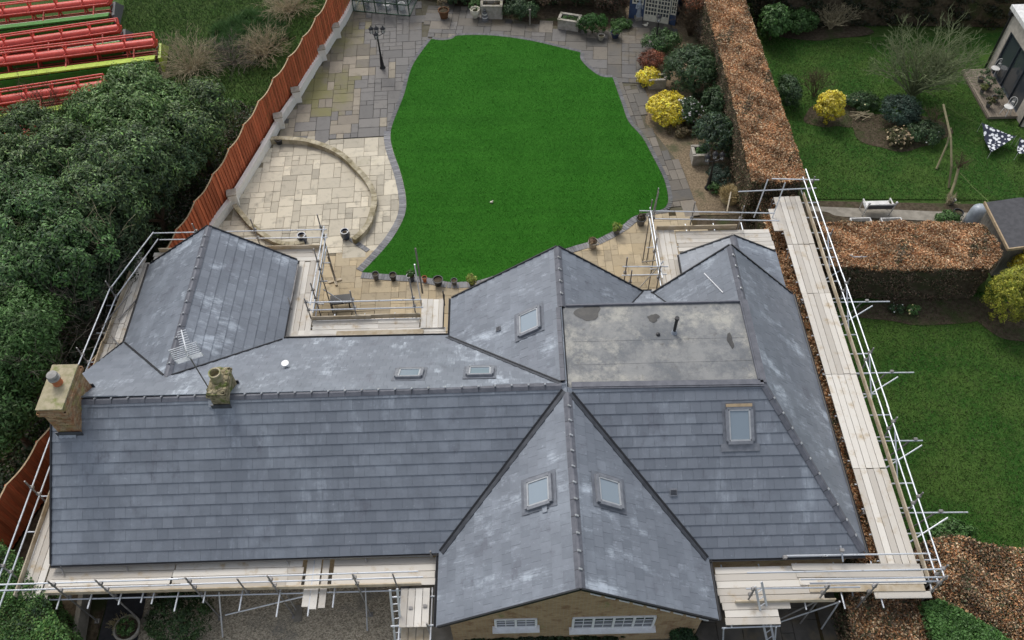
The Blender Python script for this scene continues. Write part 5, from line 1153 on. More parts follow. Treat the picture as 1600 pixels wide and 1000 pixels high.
# front of house
B('ivy_bush', 'dark green shrub under the front left scaffold', 290, 975, 1.0, 1.0, 1.3, 190, .04, [(.03, .065, .02), (.045, .085, .028), (.06, .10, .035)], cr=.15)
B('conifer_bush', 'small dark conifer at the right corner of the front gable', 1063, 1000, .42, .4, 1.0, 80, .04, [(.02, .055, .02), (.03, .075, .025)], cr=.12)
p = g(188, 975, .2); twigs('dried_plant', 'dry straw coloured perennials beside the round planter', 'plant', (p.x, p.y, 0), 26, .3, .9, 'straw', .012, 2, None, .8, seed=70)
B('creeper', 'low dark green creeper along the front gable wall foot', 850, 1003, 2.6, .25, .5, 150, .05, [(.02, .035, .012), (.03, .05, .018)], cr=.12)

# ---------------------------------------------------------------- pots
def pot(name, label, u, v, r, h, mat, plant=None, group='pots along the lawn edge', soil=True, prof=None, z=.05):
    p = g(u, v, z); t_ = thing(name, label, 'pot', p, group)
    mb = MB(); pr = prof or [(r*.68, 0), (r*.8, h*.35), (r*.95, h*.86), (r*1.06, h*.87), (r*1.06, h), (r*.9, h), (r*.88, h*.8), (.001, h*.78)]
    mb.lathe(pr, 20, p); mb.build('pot_body', MT[mat], t_, True)
    if soil: mb = MB(); mb.lathe([(r*.86, h*.80), (r*.5, h*.83), (.001, h*.84)], 14, p); mb.build('compost', MT['soil'], t_)
    if plant:
        pal, rr, hh, k = plant; P, Nn, tone = clumps([(p.x, p.y, p.z+h+hh*.4, rr, rr, hh*.5)], k, 22, .07, zmin=p.z+h*.8); raw_mesh('plant', leaf_quads(P, Nn, .035, .4), 4, np.repeat(palette(pal, len(P))*tone[:, None], 4, 0), t_)
    return t_
pot('plant_pot', 'dark grey empty pot, leftmost on the lawn edging', 588, 436, .15, .38, 'pot_grey', group='pots along the lawn edge')
pot('plant_pot', 'black pot second from the left on the lawn edging', 615, 437, .16, .36, 'pot_black')
pot('plant_pot', 'blue glazed pot with a small green plant', 643, 438, .19, .33, 'glaze_blue', (G_MID, .17, .25, 24))
pot('plant_pot', 'small orange terracotta pot beside the scaffold pole', 664, 440, .11, .30, 'terracotta')
pot('plant_pot', 'widest black pot with pale rim on the lawn edging', 685, 444, .22, .34, 'pot_black')
pot('plant_pot', 'small grey pot with pale rim near the roof edge', 710, 444, .14, .28, 'pot_grey')
pot('plant_pot', 'pot of yellow green spiky leaves touching the roof edge', 738, 446, .15, .28, 'pot_black', ([(.35, .38, .08), (.2, .30, .06), (.45, .45, .15)], .22, .35, 34))
pot('plant_pot', 'round terracotta tub of pale stones by the lawn edge', 926, 386, .22, .38, 'stone', ([(.35, .25, .15), (.25, .16, .1)], .18, .1, 14))
pot('plant_pot', 'brown tub with yellow green plant by the lawn edge', 963, 364, .18, .28, 'pot_grey', ([(.35, .40, .08), (.18, .28, .06)], .24, .3, 32))
pot('plant_pot', 'large dark pot beside the rear right scaffold pole', 1001, 350, .23, .4, 'pot_grey', ([(.08, .06, .04), (.12, .09, .06)], .2, .2, 18))
barrel = [(.16, 0), (.21, .15), (.22, .3), (.19, .44), (.20, .46), (.20, .48), (.16, .48), (.15, .40), (.001, .39)]
pot('glazed_urn', 'dark blue glazed barrel pot at the end of the curved rim', 541, 372, .2, .48, 'glaze_blue', None, 'blue glazed barrel pots', True, barrel)
pot('glazed_urn', 'dark blue glazed barrel pot behind the wing scaffold rail', 474, 378, .2, .48, 'glaze_blue', None, 'blue glazed barrel pots', True, barrel)
pot('plant_pot', 'black pot tucked behind the curved rim by the white wall', 437, 224, .2, .3, 'pot_black', None, 'pots by the white wall')
pot('plant_pot', 'rusty brown pot with tall stems behind the lawn', 694, 27, .32, .5, 'rust', ([(.20, .16, .09), (.14, .11, .06)], .3, .9, 40), 'pots behind the lawn')
pot('plant_pot', 'cream urn with green plant behind the lawn', 743, 27, .30, .55, 'cream_paint', (G_MID, .35, .6, 50), 'pots behind the lawn', True, [(.14, 0), (.16, .05), (.26, .25), (.30, .42), (.27, .52), (.31, .55), (.27, .55), (.24, .46), (.001, .45)])
pot('plant_pot', 'small pale terracotta pot at the edge of the back path', 939, 62, .19, .3, 'stone', None, 'pots behind the lawn')
pot('plant_pot', 'dark blue pot with leafy plant near the summer house', 961, 58, .26, .32, 'glaze_blue', (G_MID, .35, .3, 40), 'pots behind the lawn')
p = g(205, 985, .0); pot('stone_planter', 'round mossy stone planter under the front left scaffold', 205, 987, .42, .42, 'stone', (G_MID, .28, .2, 30), None, True, None, .0)
# ornament by the white wall
p = g(412, 232, 0); t_ = thing('garden_ornament', 'small black and white ornament beside the white wall', 'ornament', p)
mb = MB(); mb.lathe([(.16, 0), (.18, .12), (.1, .2)], 12, p); mb.build('base', MT['pot_black'], t_, True)
mb = MB(); mb.sphere(p+Vector((.02, .05, .30)), .14, 10, 6, (1, 1.3, .9)); mb.sphere(p+Vector((.12, .15, .43)), .085, 8, 6); mb.tube(p+Vector((.12, .15, .45)), p+Vector((.2, .2, .5)), .03, 6, .01); mb.build('figure', MT['white_paint'], t_, True)
p = g(758, 32, 0); t_ = thing('garden_ornament', 'small banded grey ornament in front of the wide planter', 'ornament', p)
mb = MB(); mb.lathe([(.2, 0), (.22, .08), (.16, .16), (.17, .3), (.12, .36), (.13, .5), (.06, .6), (.09, .68), (.001, .76)], 12, p); mb.build('figure', MT['pot_grey'], t_, True)
mb = MB(); mb.lathe([(.175, .2), (.18, .27)], 12, p); mb.lathe([(.135, .4), (.14, .47)], 12, p); mb.build('pale_band', MT['white_paint'], t_)
# stone planters
def planter(label, u0, v0, u1, v1, dep, h, pal, n=40, slots=False):
    a, b = g(u0, v0), g(u1, v1); d = (b-a); L_ = d.length; d.normalize(); nn_ = Vector((-d.y, d.x, 0)); c = (a+b)/2+nn_*dep/2; rz = math.atan2(d.y, d.x)
    t_ = thing('stone_planter', label, 'planter', c, 'cast stone planters'); th = .1
    for sx, sy, px_, py_ in ((L_, th, 0, -dep/2+th/2), (L_, th, 0, dep/2-th/2), (th, dep-2*th, -L_/2+th/2, 0), (th, dep-2*th, L_/2-th/2, 0)):
        q = c+d*px_+nn_*py_; mb = MB(); mb.box((q.x, q.y, h/2), (sx, sy, h), rz); s_ = mb.build('side', MT['stone'], t_)
        mb = MB(); mb.box((q.x, q.y, h+.02), (sx+.05, sy+.05, .06), rz); mb.build('rim', MT['stone'], s_)
    mb = MB(); mb.box((c.x, c.y, h*.4), (L_-2*th, dep-2*th, h*.8), rz); mb.build('compost', MT['soil'], t_)
    P, Nn, tone = clumps([(c.x, c.y, h*.85, L_*.38, dep*.35, .18)], n, 22, .08, zmin=h*.8); raw_mesh('planting', leaf_quads(P, Nn, .04, .4), 4, np.repeat(palette(pal, len(P))*tone[:, None], 4, 0), t_)
planter('wide stone planter behind the lawn next to the cream urn', 752, 31, 785, 31, .7, .85, [(.08, .07, .04), (.12, .09, .05)], 8)
planter('stone trough full of green plants at the back path', 871, 46, 903, 51, .75, .62, G_MID, 36)
planter('square stone planter beside the paved side path', 1081, 259, 1107, 258, .78, .6, G_MID, 40)
planter('small stone planter behind the yellow shrubs', 1013, 140, 1040, 139, .55, .55, G_DARK, 12)

# ---------------------------------------------------------------- lamps
def lamp(label, p, h, arms):
    t_ = thing('lamp_post', label, 'lamp post', p, 'black garden lamp posts'); p = Vector(p)
    mb = MB(); mb.lathe([(.17, 0), (.17, .06), (.12, .12), (.09, .5), (.055, .9), (.045, h*.6), (.035, h-.1)], 12, p); mb.build('post', MT['iron'], t_, True)
    hd = [(p+Vector((0, 0, h)))]+[p+Vector((math.cos(a)*.36, math.sin(a)*.36, h-.12)) for a in arms]
    for i, c in enumerate(hd):
        if i: mb = MB(); mb.tube(p+Vector((0, 0, h-.3)), c+Vector((0, 0, -.12)), .022, 6); mb.build('arm', MT['iron'], t_)
        mb = MB(); mb.lathe([(.05, -.12), (.11, -.08), (.075, -.09)], 8, c); mb.lathe([(.15, .16), (.10, .24), (.02, .30), (.02, .36), (.001, .37)], 8, c)
        for q in range(6): a = q*math.pi/3; mb.tube(c+Vector((math.cos(a)*.085, math.sin(a)*.085, -.09)), c+Vector((math.cos(a)*.13, math.sin(a)*.13, .17)), .01, 4)
        o = mb.build('lantern', MT['iron'], t_); mb = MB(); mb.lathe([(.075, -.08), (.12, .16)], 6, c); mb.build('lantern_glass', MT['clear_glass'], o)
lamp('black three armed lamp post standing on the upper patio', g(598, 107), 2.35, (.5, 2.6, 4.7))
lamp('single black lamp post in the shrub by the summer house', g(1023, 79), 1.95, ())
lamp('black two headed lamp post beside the square stone planter', g(1106, 294), 2.0, (.2, 3.3))

# ---------------------------------------------------------------- greenhouse, summer house, statue
a, b = g(553, 18), g(640, 26); d = (b-a).normalized(); nn_ = Vector((-d.y, d.x, 0)); L_ = (b-a).length; GD = 2.6
gh = thing('greenhouse', 'green framed glass greenhouse at the far left of the patio', 'greenhouse', (a+b)/2)
def fr(p, q, r=.025, nm='frame_bar'): mb = MB(); mb.bar(p, q, r*2, r*2); mb.build(nm, MT['dgreen'], gh)
ZW, ZP = 1.5, 2.2
nb = 5
for i in range(nb+1):
    p = a+d*(L_*i/nb); fr(p, p+Vector((0, 0, ZW))); fr(p+nn_*GD, p+nn_*GD+Vector((0, 0, ZW))); fr(p+Vector((0, 0, ZW)), p+nn_*GD/2+Vector((0, 0, ZP))); fr(p+nn_*GD+Vector((0, 0, ZW)), p+nn_*GD/2+Vector((0, 0, ZP)))
for z in (.05, .75, ZW): fr(a+Vector((0, 0, z)), b+Vector((0, 0, z)), .03); fr(a+nn_*GD+Vector((0, 0, z)), b+nn_*GD+Vector((0, 0, z)), .03); fr(a+Vector((0, 0, z)), a+nn_*GD+Vector((0, 0, z)), .03); fr(b+Vector((0, 0, z)), b+nn_*GD+Vector((0, 0, z)), .03)
fr(a+nn_*GD/2+Vector((0, 0, ZP)), b+nn_*GD/2+Vector((0, 0, ZP)), .03)
for i in range(nb):
    for z0, z1 in ((.08, .72), (.78, ZW-.03)):
        p, q = a+d*(L_*i/nb+.03), a+d*(L_*(i+1)/nb-.03); mb = MB(); mb.poly3([p+Vector((0, 0, z0)), q+Vector((0, 0, z0)), q+Vector((0, 0, z1)), p+Vector((0, 0, z1))], .006); mb.build('pane', MT['clear_glass'], gh)
    p, q = a+d*(L_*i/nb+.03), a+d*(L_*(i+1)/nb-.03); r1, r2 = Vector((0, 0, ZW)), nn_*GD/2+Vector((0, 0, ZP)); mb = MB(); mb.poly3([p+r1, q+r1, q+r2, p+r2], .006); mb.build('roof_pane', MT['clear_glass'], gh)
for e, s_ in ((b, 1),):
    for j in range(3): p, q = e+nn_*(GD*j/3+.03), e+nn_*(GD*(j+1)/3-.03); mb = MB(); mb.poly3([p+Vector((0, 0, .1)), q+Vector((0, 0, .1)), q+Vector((0, 0, ZW-.03)), p+Vector((0, 0, ZW-.03))], .006); mb.build('pane', MT['clear_glass'], gh)
mb = MB(); c = (a+b)/2+nn_*1.9; mb.box((c.x, c.y, .72), (L_-.4, .7, .05), math.atan2(d.y, d.x)); 
for s_ in (-1, 1): mb.box((c.x+d.x*s_*1.2, c.y+d.y*s_*1.2, .35), (.08, .6, .7), math.atan2(d.y, d.x))
tag(mb.build('potting_bench', MT['silver']), 'grey potting bench inside the green greenhouse', 'bench')
for i, (t_, mt_, h) in enumerate(((.18, 'pot_grey', .4), (.38, 'navy', .7), (.55, 'white_paint', .3), (.68, 'pot_black', .5), (.82, 'white_paint', .45))):
    p = a+d*(L_*t_)+nn_*(.6+.3*(i % 2)); mb = MB(); mb.lathe([(.15, 0), (.2, h*.8), (.21, h), (.17, h), (.15, h*.7), (.001, h*.7)], 12, p); tag(mb.build('storage_tub', MT[mt_]), ['grey tub at the left inside the greenhouse', 'blue tub inside the greenhouse', 'low white tub at the centre of the greenhouse', 'black tub right of centre inside the greenhouse', 'white tub at the right inside the greenhouse'][i], 'tub', 'tubs inside the greenhouse')
a, b = g(983, 28), g(1053, 40); d = (b-a).normalized(); nn_ = Vector((-d.y, d.x, 0)); L_ = (b-a).length; rz = math.atan2(d.y, d.x)
su = thing('summer_house', 'blue summer house with white glazed double doors', 'summer house', (a+b)/2)
c = (a+b)/2+nn_*1.4; mb = MB(); mb.box((c.x, c.y, 1.05), (L_+.1, 2.8, 2.1), rz); mb.build('wall', MT['navy'], su)
for sgn in (1,):
    rr = [a-d*.25-nn_*.3+Vector((0, 0, 2.1)), b+d*.25-nn_*.3+Vector((0, 0, 2.1)), b+d*.25+nn_*1.4+Vector((0, 0, 2.8)), a-d*.25+nn_*1.4+Vector((0, 0, 2.8))]; r2 = [a-d*.25+nn_*1.4+Vector((0, 0, 2.8)), b+d*.25+nn_*1.4+Vector((0, 0, 2.8)), b+d*.25+nn_*3.1+Vector((0, 0, 2.1)), a-d*.25+nn_*3.1+Vector((0, 0, 2.1))]
    mb = MB(); mb.poly3(rr, .06); mb.poly3(r2, .06); mb.build('roof', MT['felt'], su)
def glazed(name, t0, t1, z0, z1, nx, nz, panel=0):
    y = -nn_*.03; p = lambda t_, z: a+d*(L_*t_)+Vector((0, 0, z))+y
    mb = MB(); mb.bar(p(t0, z0+.04), p(t1, z0+.04), .06, .08); mb.bar(p(t0, z1-.04), p(t1, z1-.04), .06, .08); mb.bar(p(t0, z0), p(t0, z1), .07, .058, (d.x, d.y, 0)); mb.bar(p(t1, z0), p(t1, z1), .07, .058, (d.x, d.y, 0))
    if panel: mb.poly3([p(t0, z0), p(t1, z0), p(t1, z0+panel), p(t0, z0+panel)], .04)
    o = mb.build(name, MT['cream_paint'], su); zb = z0+panel
    mb = MB(); mb.poly3([p(t0, zb)+nn_*.02, p(t1, zb)+nn_*.02, p(t1, z1)+nn_*.02, p(t0, z1)+nn_*.02], .01); mb.build('pane', MT['door_glass'], o)
    mb = MB()
    for i in range(1, nx): mb.bar(p(lerp(t0, t1, i/nx), zb), p(lerp(t0, t1, i/nx), z1), .04, .04, (d.x, d.y, 0))
    for j in range(1, nz+1): mb.bar(p(t0, lerp(zb, z1, j/nz)-.02), p(t1, lerp(zb, z1, j/nz)-.02), .042, .045)
    mb.build('glazing_bar', MT['cream_paint'], o)
glazed('door', .33, .59, .05, 1.95, 4, 6, .4); glazed('door', .60, .86, .05, 1.95, 4, 6, .4); glazed('window', .05, .27, 1.0, 1.8, 3, 3); glazed('window', .90, 1.0, .7, 1.8, 2, 4)
p = g(997, 31); t_ = thing('statue', 'pale blue white garden statue left of the summer house doors', 'statue', p)
mb = MB(); mb.box(p+Vector((0, 0, .12)), (.36, .36, .24), .3); mb.build('plinth', MT['stone'], t_)
mb = MB(); mb.lathe([(.15, .24), (.17, .32), (.12, .55), (.11, .75), (.15, .95), (.16, 1.05), (.07, 1.13), (.06, 1.17)], 12, p, 0, 1, .8); mb.sphere(p+Vector((0, 0, 1.26)), .095, 10, 8, (1, 1, 1.15)); mb.tube(p+Vector((-.15, 0, 1.02)), p+Vector((-.2, -.08, .8)), .05, 8, .04); mb.tube(p+Vector((-.2, -.08, .8)), p+Vector((-.04, -.15, .88)), .04, 8, .03); mb.tube(p+Vector((.15, 0, 1.02)), p+Vector((.18, -.03, .72)), .05, 8, .035)
mb.build('figure', MT['cover'], t_, True)
mb = MB(); p = g(1009, 41); mb.sphere(p+Vector((0, 0, .07)), .1, 8, 6, (1.3, 1, .7)); mb.sphere(p+Vector((.1, .06, .15)), .055, 8, 6); mb.tube(p+Vector((-.1, 0, .1)), p+Vector((-.22, -.02, .14)), .03, 6, .01); tag(mb.build('bird_ornament', MT['cream_paint'], None, True), 'small cream ornament on the path before the summer house', 'ornament')
mb = MB(); p = g(828, 40); mb.box(p+Vector((0, 0, .5)), (.09, .09, 1.0)); mb.box(p+Vector((0, 0, 1.02)), (.12, .12, .05)); tag(mb.build('timber_post', MT['oldwood']), 'short pale timber post behind the lawn', 'post')
p = g(768, 317, .055); mb = MB(); mb.sphere(p+Vector((0, 0, .05)), .07, 10, 6, (1.2, .9, .8)); mb.sphere(p+Vector((.06, .02, .1)), .035, 8, 5); tag(mb.build('lawn_ornament', MT['cream_paint'], None, True), 'tiny cream ornament in the middle of the bright lawn', 'ornament')
# front: planks and slabs on the gravel
for u, v, w_, l_, rz, lab in ((230, 966, .3, .5, .5, 'short grey paving slab leaning by the round planter'), (466, 958, .26, .55, -.1, 'grey plank end lying on the gravel under the scaffold')):
    p = g(u, v, .02); mb = MB(); mb.box(p, (w_, l_, .04), -rz); tag(mb.build('concrete_slab', MT['concrete']), lab, 'slab')
mb = MB(); a, b = g(120, 935, .5), g(142, 1005, .5); mb.bar((a.x, a.y+1.4, .3), (b.x-.1, b.y-3, .3), .16, .75); kb = mb.build('low_wall', MT['concrete']); tag(kb, 'low pale rendered wall beside the tarmac strip', 'wall')
mb = MB(); a = g(590, 940, .02); mb.box((-4.05, 6.2, .03), (.3, 8.8, .09)); tag(mb.build('path_kerb', MT['block_grey']), None, None, None, 'structure')
# wooden stand behind the back wing
p = g(524, 440, 0); t_ = thing('pole_stand', 'wooden sole plate holding a pole on the terrace', 'sole plate', p); mb = MB()
for a_ in (.3, 1.9): mb.box((p.x, p.y, .06+.01*a_), (.6, .12, .05), a_)
mb.build('sole_board', MT['toe'], t_); mb = MB(); mb.tube((p.x, p.y, .1), (p.x-.02, p.y, 1.7), .03, 8); mb.build('pole', MT['galvd'], t_)
p = g(535, 478, 0); mb = MB(); mb.box((p.x, p.y, .45), (.9, .5, .06), .1)
for sx in (-1, 1):
    for sy in (-1, 1): mb.box((p.x+sx*.38, p.y+sy*.2, .21), (.05, .05, .42), .1)
tag(mb.build('work_bench', MT['pot_black']), 'low dark bench on the terrace under the scaffold', 'bench')

# ================================================================== FIELD: harvester headers
def header(label, ra, rb, deck_dy, deck_w, ncell, show_right=True, lime=False):
    """ra, rb: ends of the reel tube; the deck lies deck_dy in front of the reel"""
    ra = Vector(ra); rb = Vector(rb); d = (rb-ra).normalized(); L_ = (rb-ra).length; f = Vector((d.y, -d.x, 0))     # f: towards the camera
    c = (ra+rb)/2; t_ = thing('harvester_header', label, 'harvester header', (c.x, c.y, 0), 'harvester headers parked in the field')
    mb = MB(); mb.tube(ra, rb, .27, 14); mb.build('reel_tube', MT['red_paint'], t_, True)
    R_ = .60; up = Vector((0, 0, 1))
    for q in range(6):
        a = q*math.pi/3+.35; o = f*(math.cos(a)*R_)+up*(math.sin(a)*R_); mb = MB(); mb.tube(ra+o, rb+o, .042, 6)
        mb.build('reel_bar', MT['red_paint' if q < 4 else 'red_dull'], t_)
        mb = MB()
        for j in range(int(L_/.16)): p = ra+o+d*(.08+j*.16); mb.tube(p, p+Vector((0, 0, -.22))+f*.05, .006, 3, None, False)
        tag(mb.build('tines', MT['rust'], t_), kind='stuff')
    for j in range(ncell+1):
        p = ra+d*(L_*j/ncell); mb = MB()
        for q in range(6):
            a = q*math.pi/3+.35; o = f*(math.cos(a)*R_)+up*(math.sin(a)*R_); mb.bar(p+o*.2, p+o, .16, .05, d)
        mb.tube(p-d*.03, p+d*.03, .31, 12); mb.build('spider', MT['red_paint'], t_)
    # deck: green trough, lime top beam, knife
    k0, k1 = ra+f*deck_dy, rb+f*deck_dy; k0.z = k1.z = 0
    mb = MB(); mb.poly3([k0+f*0+up*.25, k1+up*.25, k1+f*deck_w+up*.45, k0+f*deck_w+up*.45], .05); mb.build('deck', MT['green_paint'], t_)
    mb = MB(); mb.poly3([k0+f*(deck_w*.45)+up*.95, k1+f*(deck_w*.45)+up*.95, k1+f*(deck_w*.95)+up*1.02, k0+f*(deck_w*.95)+up*1.02], .08); mb.build('top_beam', MT['lime_paint' if lime else 'green_paint'], t_)
    mb = MB(); mb.tube(k0+f*(deck_w*.4)+up*.98, k1+f*(deck_w*.4)+up*.98, .045, 8); mb.build('drive_shaft', MT['cream_paint' if not lime else 'lime_paint'], t_)
    mb = MB(); mb.poly3([k0+f*deck_w+up*.1, k1+f*deck_w+up*.1, k1+f*deck_w+up*.95, k0+f*deck_w+up*.95], .05); mb.build('back_panel', MT['green_paint'], t_)
    mb = MB(); mb.tube(k0-f*(deck_dy*.2)+up*.45, k1-f*(deck_dy*.2)+up*.45, .19, 12)
    for j in range(int(L_/.35)):
        p = k0-f*(deck_dy*.2)+up*.45+d*(j*.35); mb.lathe([(.30, -.01), (.30, .01)], 10, (0, 0, 0)) if False else mb.tube(p, p+d*.02, .31, 10)
    mb.build('auger', MT['rust'], t_, True)
    for j in range(ncell*2+1):
        p = k0+d*(L_*j/(ncell*2)); mb = MB(); mb.bar(p+up*.3-f*.1, p+f*(deck_w*.95)+up*.98, .05, .08); mb.build('deck_rib', MT['green_paint' if j % 2 else 'dark_metal'], t_)
    mb = MB(); mb.bar(k0-f*(deck_dy+.75)+up*.12, k1-f*(deck_dy+.75)+up*.12, .10, .06)
    for j in range(int(L_/.11)): p = k0-f*(deck_dy+.78)+up*.13+d*(j*.11); mb.bar(p, p-f*.14, .03, .03)
    mb.build('knife_bar', MT['rust'], t_)
    mb = MB(); mb.poly3([k0-f*(deck_dy+.72)+up*.06, k1-f*(deck_dy+.72)+up*.06, k1+up*.2, k0+up*.2], .04); mb.build('trough_floor', MT['rust'], t_)
    for e in (.12, .5, .88):
        p = k0.lerp(k1, e); mb = MB(); mb.bar(p+f*(deck_w*.5)+up*1.0, Vector((p.x, p.y, 0))-f*deck_dy+up*1.2, .07, .09); mb.build('reel_arm', MT['red_dull'], t_)
    for e, s_ in ((rb, 1), (ra, -1)):
        b = Vector((e.x, e.y, 0))+d*(s_*.18)
        mb = MB(); prof = [b-f*1.15+up*.1, b-f*.6+up*.55, b+f*.1+up*1.15, b+f*(deck_dy+deck_w*.8)+up*1.05, b+f*(deck_dy+deck_w)+up*.25]; mb.poly3(prof, .14 if s_ > 0 else -.14); mb.build('end_divider', MT['lime_paint' if lime else 'pot_grey'], t_)
        mb = MB(); mb.tube(b+f*.2+up*1.1, b+f*.9+up*1.35, .03, 6); mb.tube(b+f*.9+up*1.35, b+f*1.2+up*.8, .025, 6); mb.build('hydraulic_hose', MT['dark_metal'], t_)
def rr(u, v, z=1.15): return g(u, v, z)
def ext(a, b, k): return a+(a-b).normalized()*k
for i, (p0, p1, n, lime, lab) in enumerate((((0, 22), (172, 2), 5, False, 'red reel harvester header furthest back in the field'), ((0, 72), (187, 45), 5, False, 'red reel harvester header second from the back'), ((0, 97), (243, 67), 6, True, 'red reel harvester header reaching furthest right with lime beam'), ((0, 158), (165, 133), 5, True, 'red reel harvester header half hidden by the evergreen tree'), ((0, 216), (60, 206), 3, True, 'harvester header mostly hidden behind the left edge trees'))):
    a, b = rr(*p0), rr(*p1); a = ext(a, b, 1.2)
    if i == 4: a = ext(a, b, 1.5)
    header(lab, a, b, .6, .9, n, True, lime)

# ================================================================== NEIGHBOUR
# house corner
nh = thing('neighbour_house', 'pale rendered house corner with large sliding glass doors', 'house', (27, 38, 0))
HX = 26.05; mb = MB(); mb.box((HX+5.2, 36.0, 1.75), (4.0, 5.2, 3.45)); mb.box((HX+1.7, 38.45, 1.75), (3.1, .3, 3.45)); mb.build('wall', MT['render'], nh)
mb = MB(); mb.box((HX+3.6, 31.0, 1.75), (6.6, 6.8, 3.5)); 
mb = MB(); mb.box((HX+.15, 38.35, 1.75), (.3, .5, 3.5)); mb.box((HX+.15, 34.1, 1.75), (.3, .9, 3.5)); mb.box((HX+.15, 36.3, 3.05), (.3, 3.6, .9)); mb.build('wall', MT['render'], nh)
mb = MB(); mb.box((HX+3.4, 36.0, 3.6), (7.2, 5.6, .22)); mb.build('roof', MT['white_paint'], nh)
mb = MB(); mb.box((HX+1.6, 36.3, .08), (2.8, 3.6, .1)); mb.build('floor', MT['concrete'], nh)
mb = MB()
for y in (34.58, 35.75, 36.9, 38.08): mb.box((HX+.1, y, 1.32), (.12, .09, 2.5))
for z in (.1, 2.56): mb.box((HX+.1, 36.33, z), (.14, 3.6, .1))
dr = mb.build('sliding_door', MT['anthracite'], nh)
for y0, y1 in ((34.63, 35.70), (35.80, 36.85), (36.95, 38.03)): mb = MB(); mb.box((HX+.12, (y0+y1)/2, 1.32), (.02, y1-y0, 2.4)); mb.build('pane', MT['door_glass'], dr)
mb = MB(); mb.tube((HX-.06, 38.62, 0), (HX-.06, 38.62, 3.4), .05, 8); mb.box((HX-.1, 38.62, 3.3), (.2, .2, .2)); mb.build('downpipe', MT['iron'], nh)
mb = MB(); mb.box((HX-.06, 34.2, 1.3), (.1, .14, .22)); mb.build('wall_light', MT['iron'], nh)
mb = MB(); mb.tube((HX-.06, 33.75, 0), (HX-.06, 33.75, 3.4), .05, 8); mb.build('downpipe', MT['iron'], nh)
# deck
dk = thing('deck', 'small timber deck at the foot of the sliding doors', 'deck', (25.4, 36.4, 0))
for i in range(11): x = 24.65+i*.135; mb = MB(); mb.box((x, 36.3, .16), (.125, 4.0-.0*i, .03)); mb.build('deck_board', MT['deck'], dk)
mb = MB(); mb.box((25.3, 36.3, .06), (1.5, 3.95, .12)); mb.build('deck_frame', MT['deck'], dk)
def chair(label, u, v, rz):
    p = g(u, v, .18); p.z = .18; t_ = thing('bistro_chair', label, 'chair', p, 'white metal bistro chairs', rz)
    base = (0, 0, 0)
    def bl(mb, nm, sm=False): o = bpy.data.objects.new(nm, mb.mesh(nm, MT['white_paint'], Vector((0, 0, 0)), sm)); link(o, t_)
    mb = MB(); mb.lathe([(.001, .45), (.21, .45), (.23, .465), (.22, .485), (.001, .485)], 18); bl(mb, 'seat', True)
    for a in (.8, 2.3, 3.98, 5.45): mb = MB(); mb.tube((math.cos(a)*.17, math.sin(a)*.17, .45), (math.cos(a)*.26, math.sin(a)*.26, 0), .016, 6); bl(mb, 'leg')
    pts = [Vector((-.19, .16, .48))]+[Vector((-.19*math.cos(q*math.pi/8), .20+.05*math.sin(q*math.pi/8), .72+.22*math.sin(q*math.pi/8))) for q in range(9)]+[Vector((.19, .16, .48))]
    mb = MB()
    for a, b in zip(pts, pts[1:]): mb.tube(a, b, .015, 6)
    bl(mb, 'back_frame'); mb = MB()
    for k in (-.08, 0, .08): mb.tube((k, .17, .48), (k*.6, .24, .9-abs(k)*.4), .01, 5)
    for k in (0,): mb.lathe([(.06, -.008), (.06, .008)], 10, (0, .21, .68))
    bl(mb, 'back_scroll')
chair('white metal bistro chair at the near end of the deck', 1570, 178, -1.0); chair('white metal bistro chair at the far end of the deck', 1550, 118, -1.0)
for i, (u, v, r, h, pl, lab) in enumerate(((1531, 128, .30, .6, G_DARK, 'dark bushy plant at the far end of the deck'), (1541, 140, .3, .55, G_DARK+[(.3, .32, .2)], 'variegated bushy plant in the middle of the deck'), (1533, 146, .2, .3, [(.25, .25, .08), (.12, .16, .05)], 'yellow green potted plant on the deck edge'), (1553, 158, .32, .55, G_DARK, 'dark plant nearest the white chair'), (1543, 167, .22, .3, [(.3, .24, .12), (.12, .16, .05)], 'tan potted plant on the near deck edge'))):
    pot('potted_plant', lab, u, v, r*.6, .25, 'pot_grey', (pl, r, h, 30), 'plants on the deck', z=.18)
# neighbour shrubs and beds
ns_ = 'shrubs in the neighbour garden'
def bed(name, cx_u, cy_v, rx, ry, seed): p = g(cx_u, cy_v, 0); return sheet(name, blob(p.x, p.y, rx, ry, 0, 40, .18, seed), -.012+.0025*seed, MT['soil'])
bed('flower_bed', 1305, 180, 1.5, 1.1, 3); bed('flower_bed', 1405, 205, 2.3, 1.5, 4); bed('flower_bed', 1450, 485, 3.2, .7, 6); bed('flower_bed', 1280, 50, 2.8, .8, 7); bed('flower_bed', 1590, 500, 1.6, 1.2, 8); bed('hedge_foot_bed', 1285, 345, 1.2, .6, 9)
B('forsythia', 'upright oval yellow shrub in the neighbour lawn bed', 1290, 188, .62, .62, 1.6, 190, .045, YEL+[(.5, .42, .05)], group=ns_, asp=.7, fill=.05)
B('laurel', 'glossy bright green shrub beside the far end of the brown hedge', 1203, 62, .75, .9, 2.0, 190, .08, G_LIGHT+G_MID, group=ns_)
B('green_shrub', 'mid green shrub next to the glossy green shrub', 1243, 50, 1.0, .8, 1.3, 160, .05, G_MID, group=ns_)
p = g(1297, 44, 0); twigs('bare_shrub', 'round brown leafless shrub at the far bed', 'shrub', (p.x, p.y, 0), 40, .8, .9, 'twig_tan', .02, 3, ns_, .9, seed=80)
B('dark_shrub', 'dark shrub against the hedge side above the yellow oval shrub', 1228, 160, .55, 1.0, 1.3, 120, .05, G_DARK, group=ns_)
B('dark_shrub', 'grey green shrub under the wispy tree', 1400, 188, .95, .95, 1.2, 190, .045, G_BLUE, group=ns_)
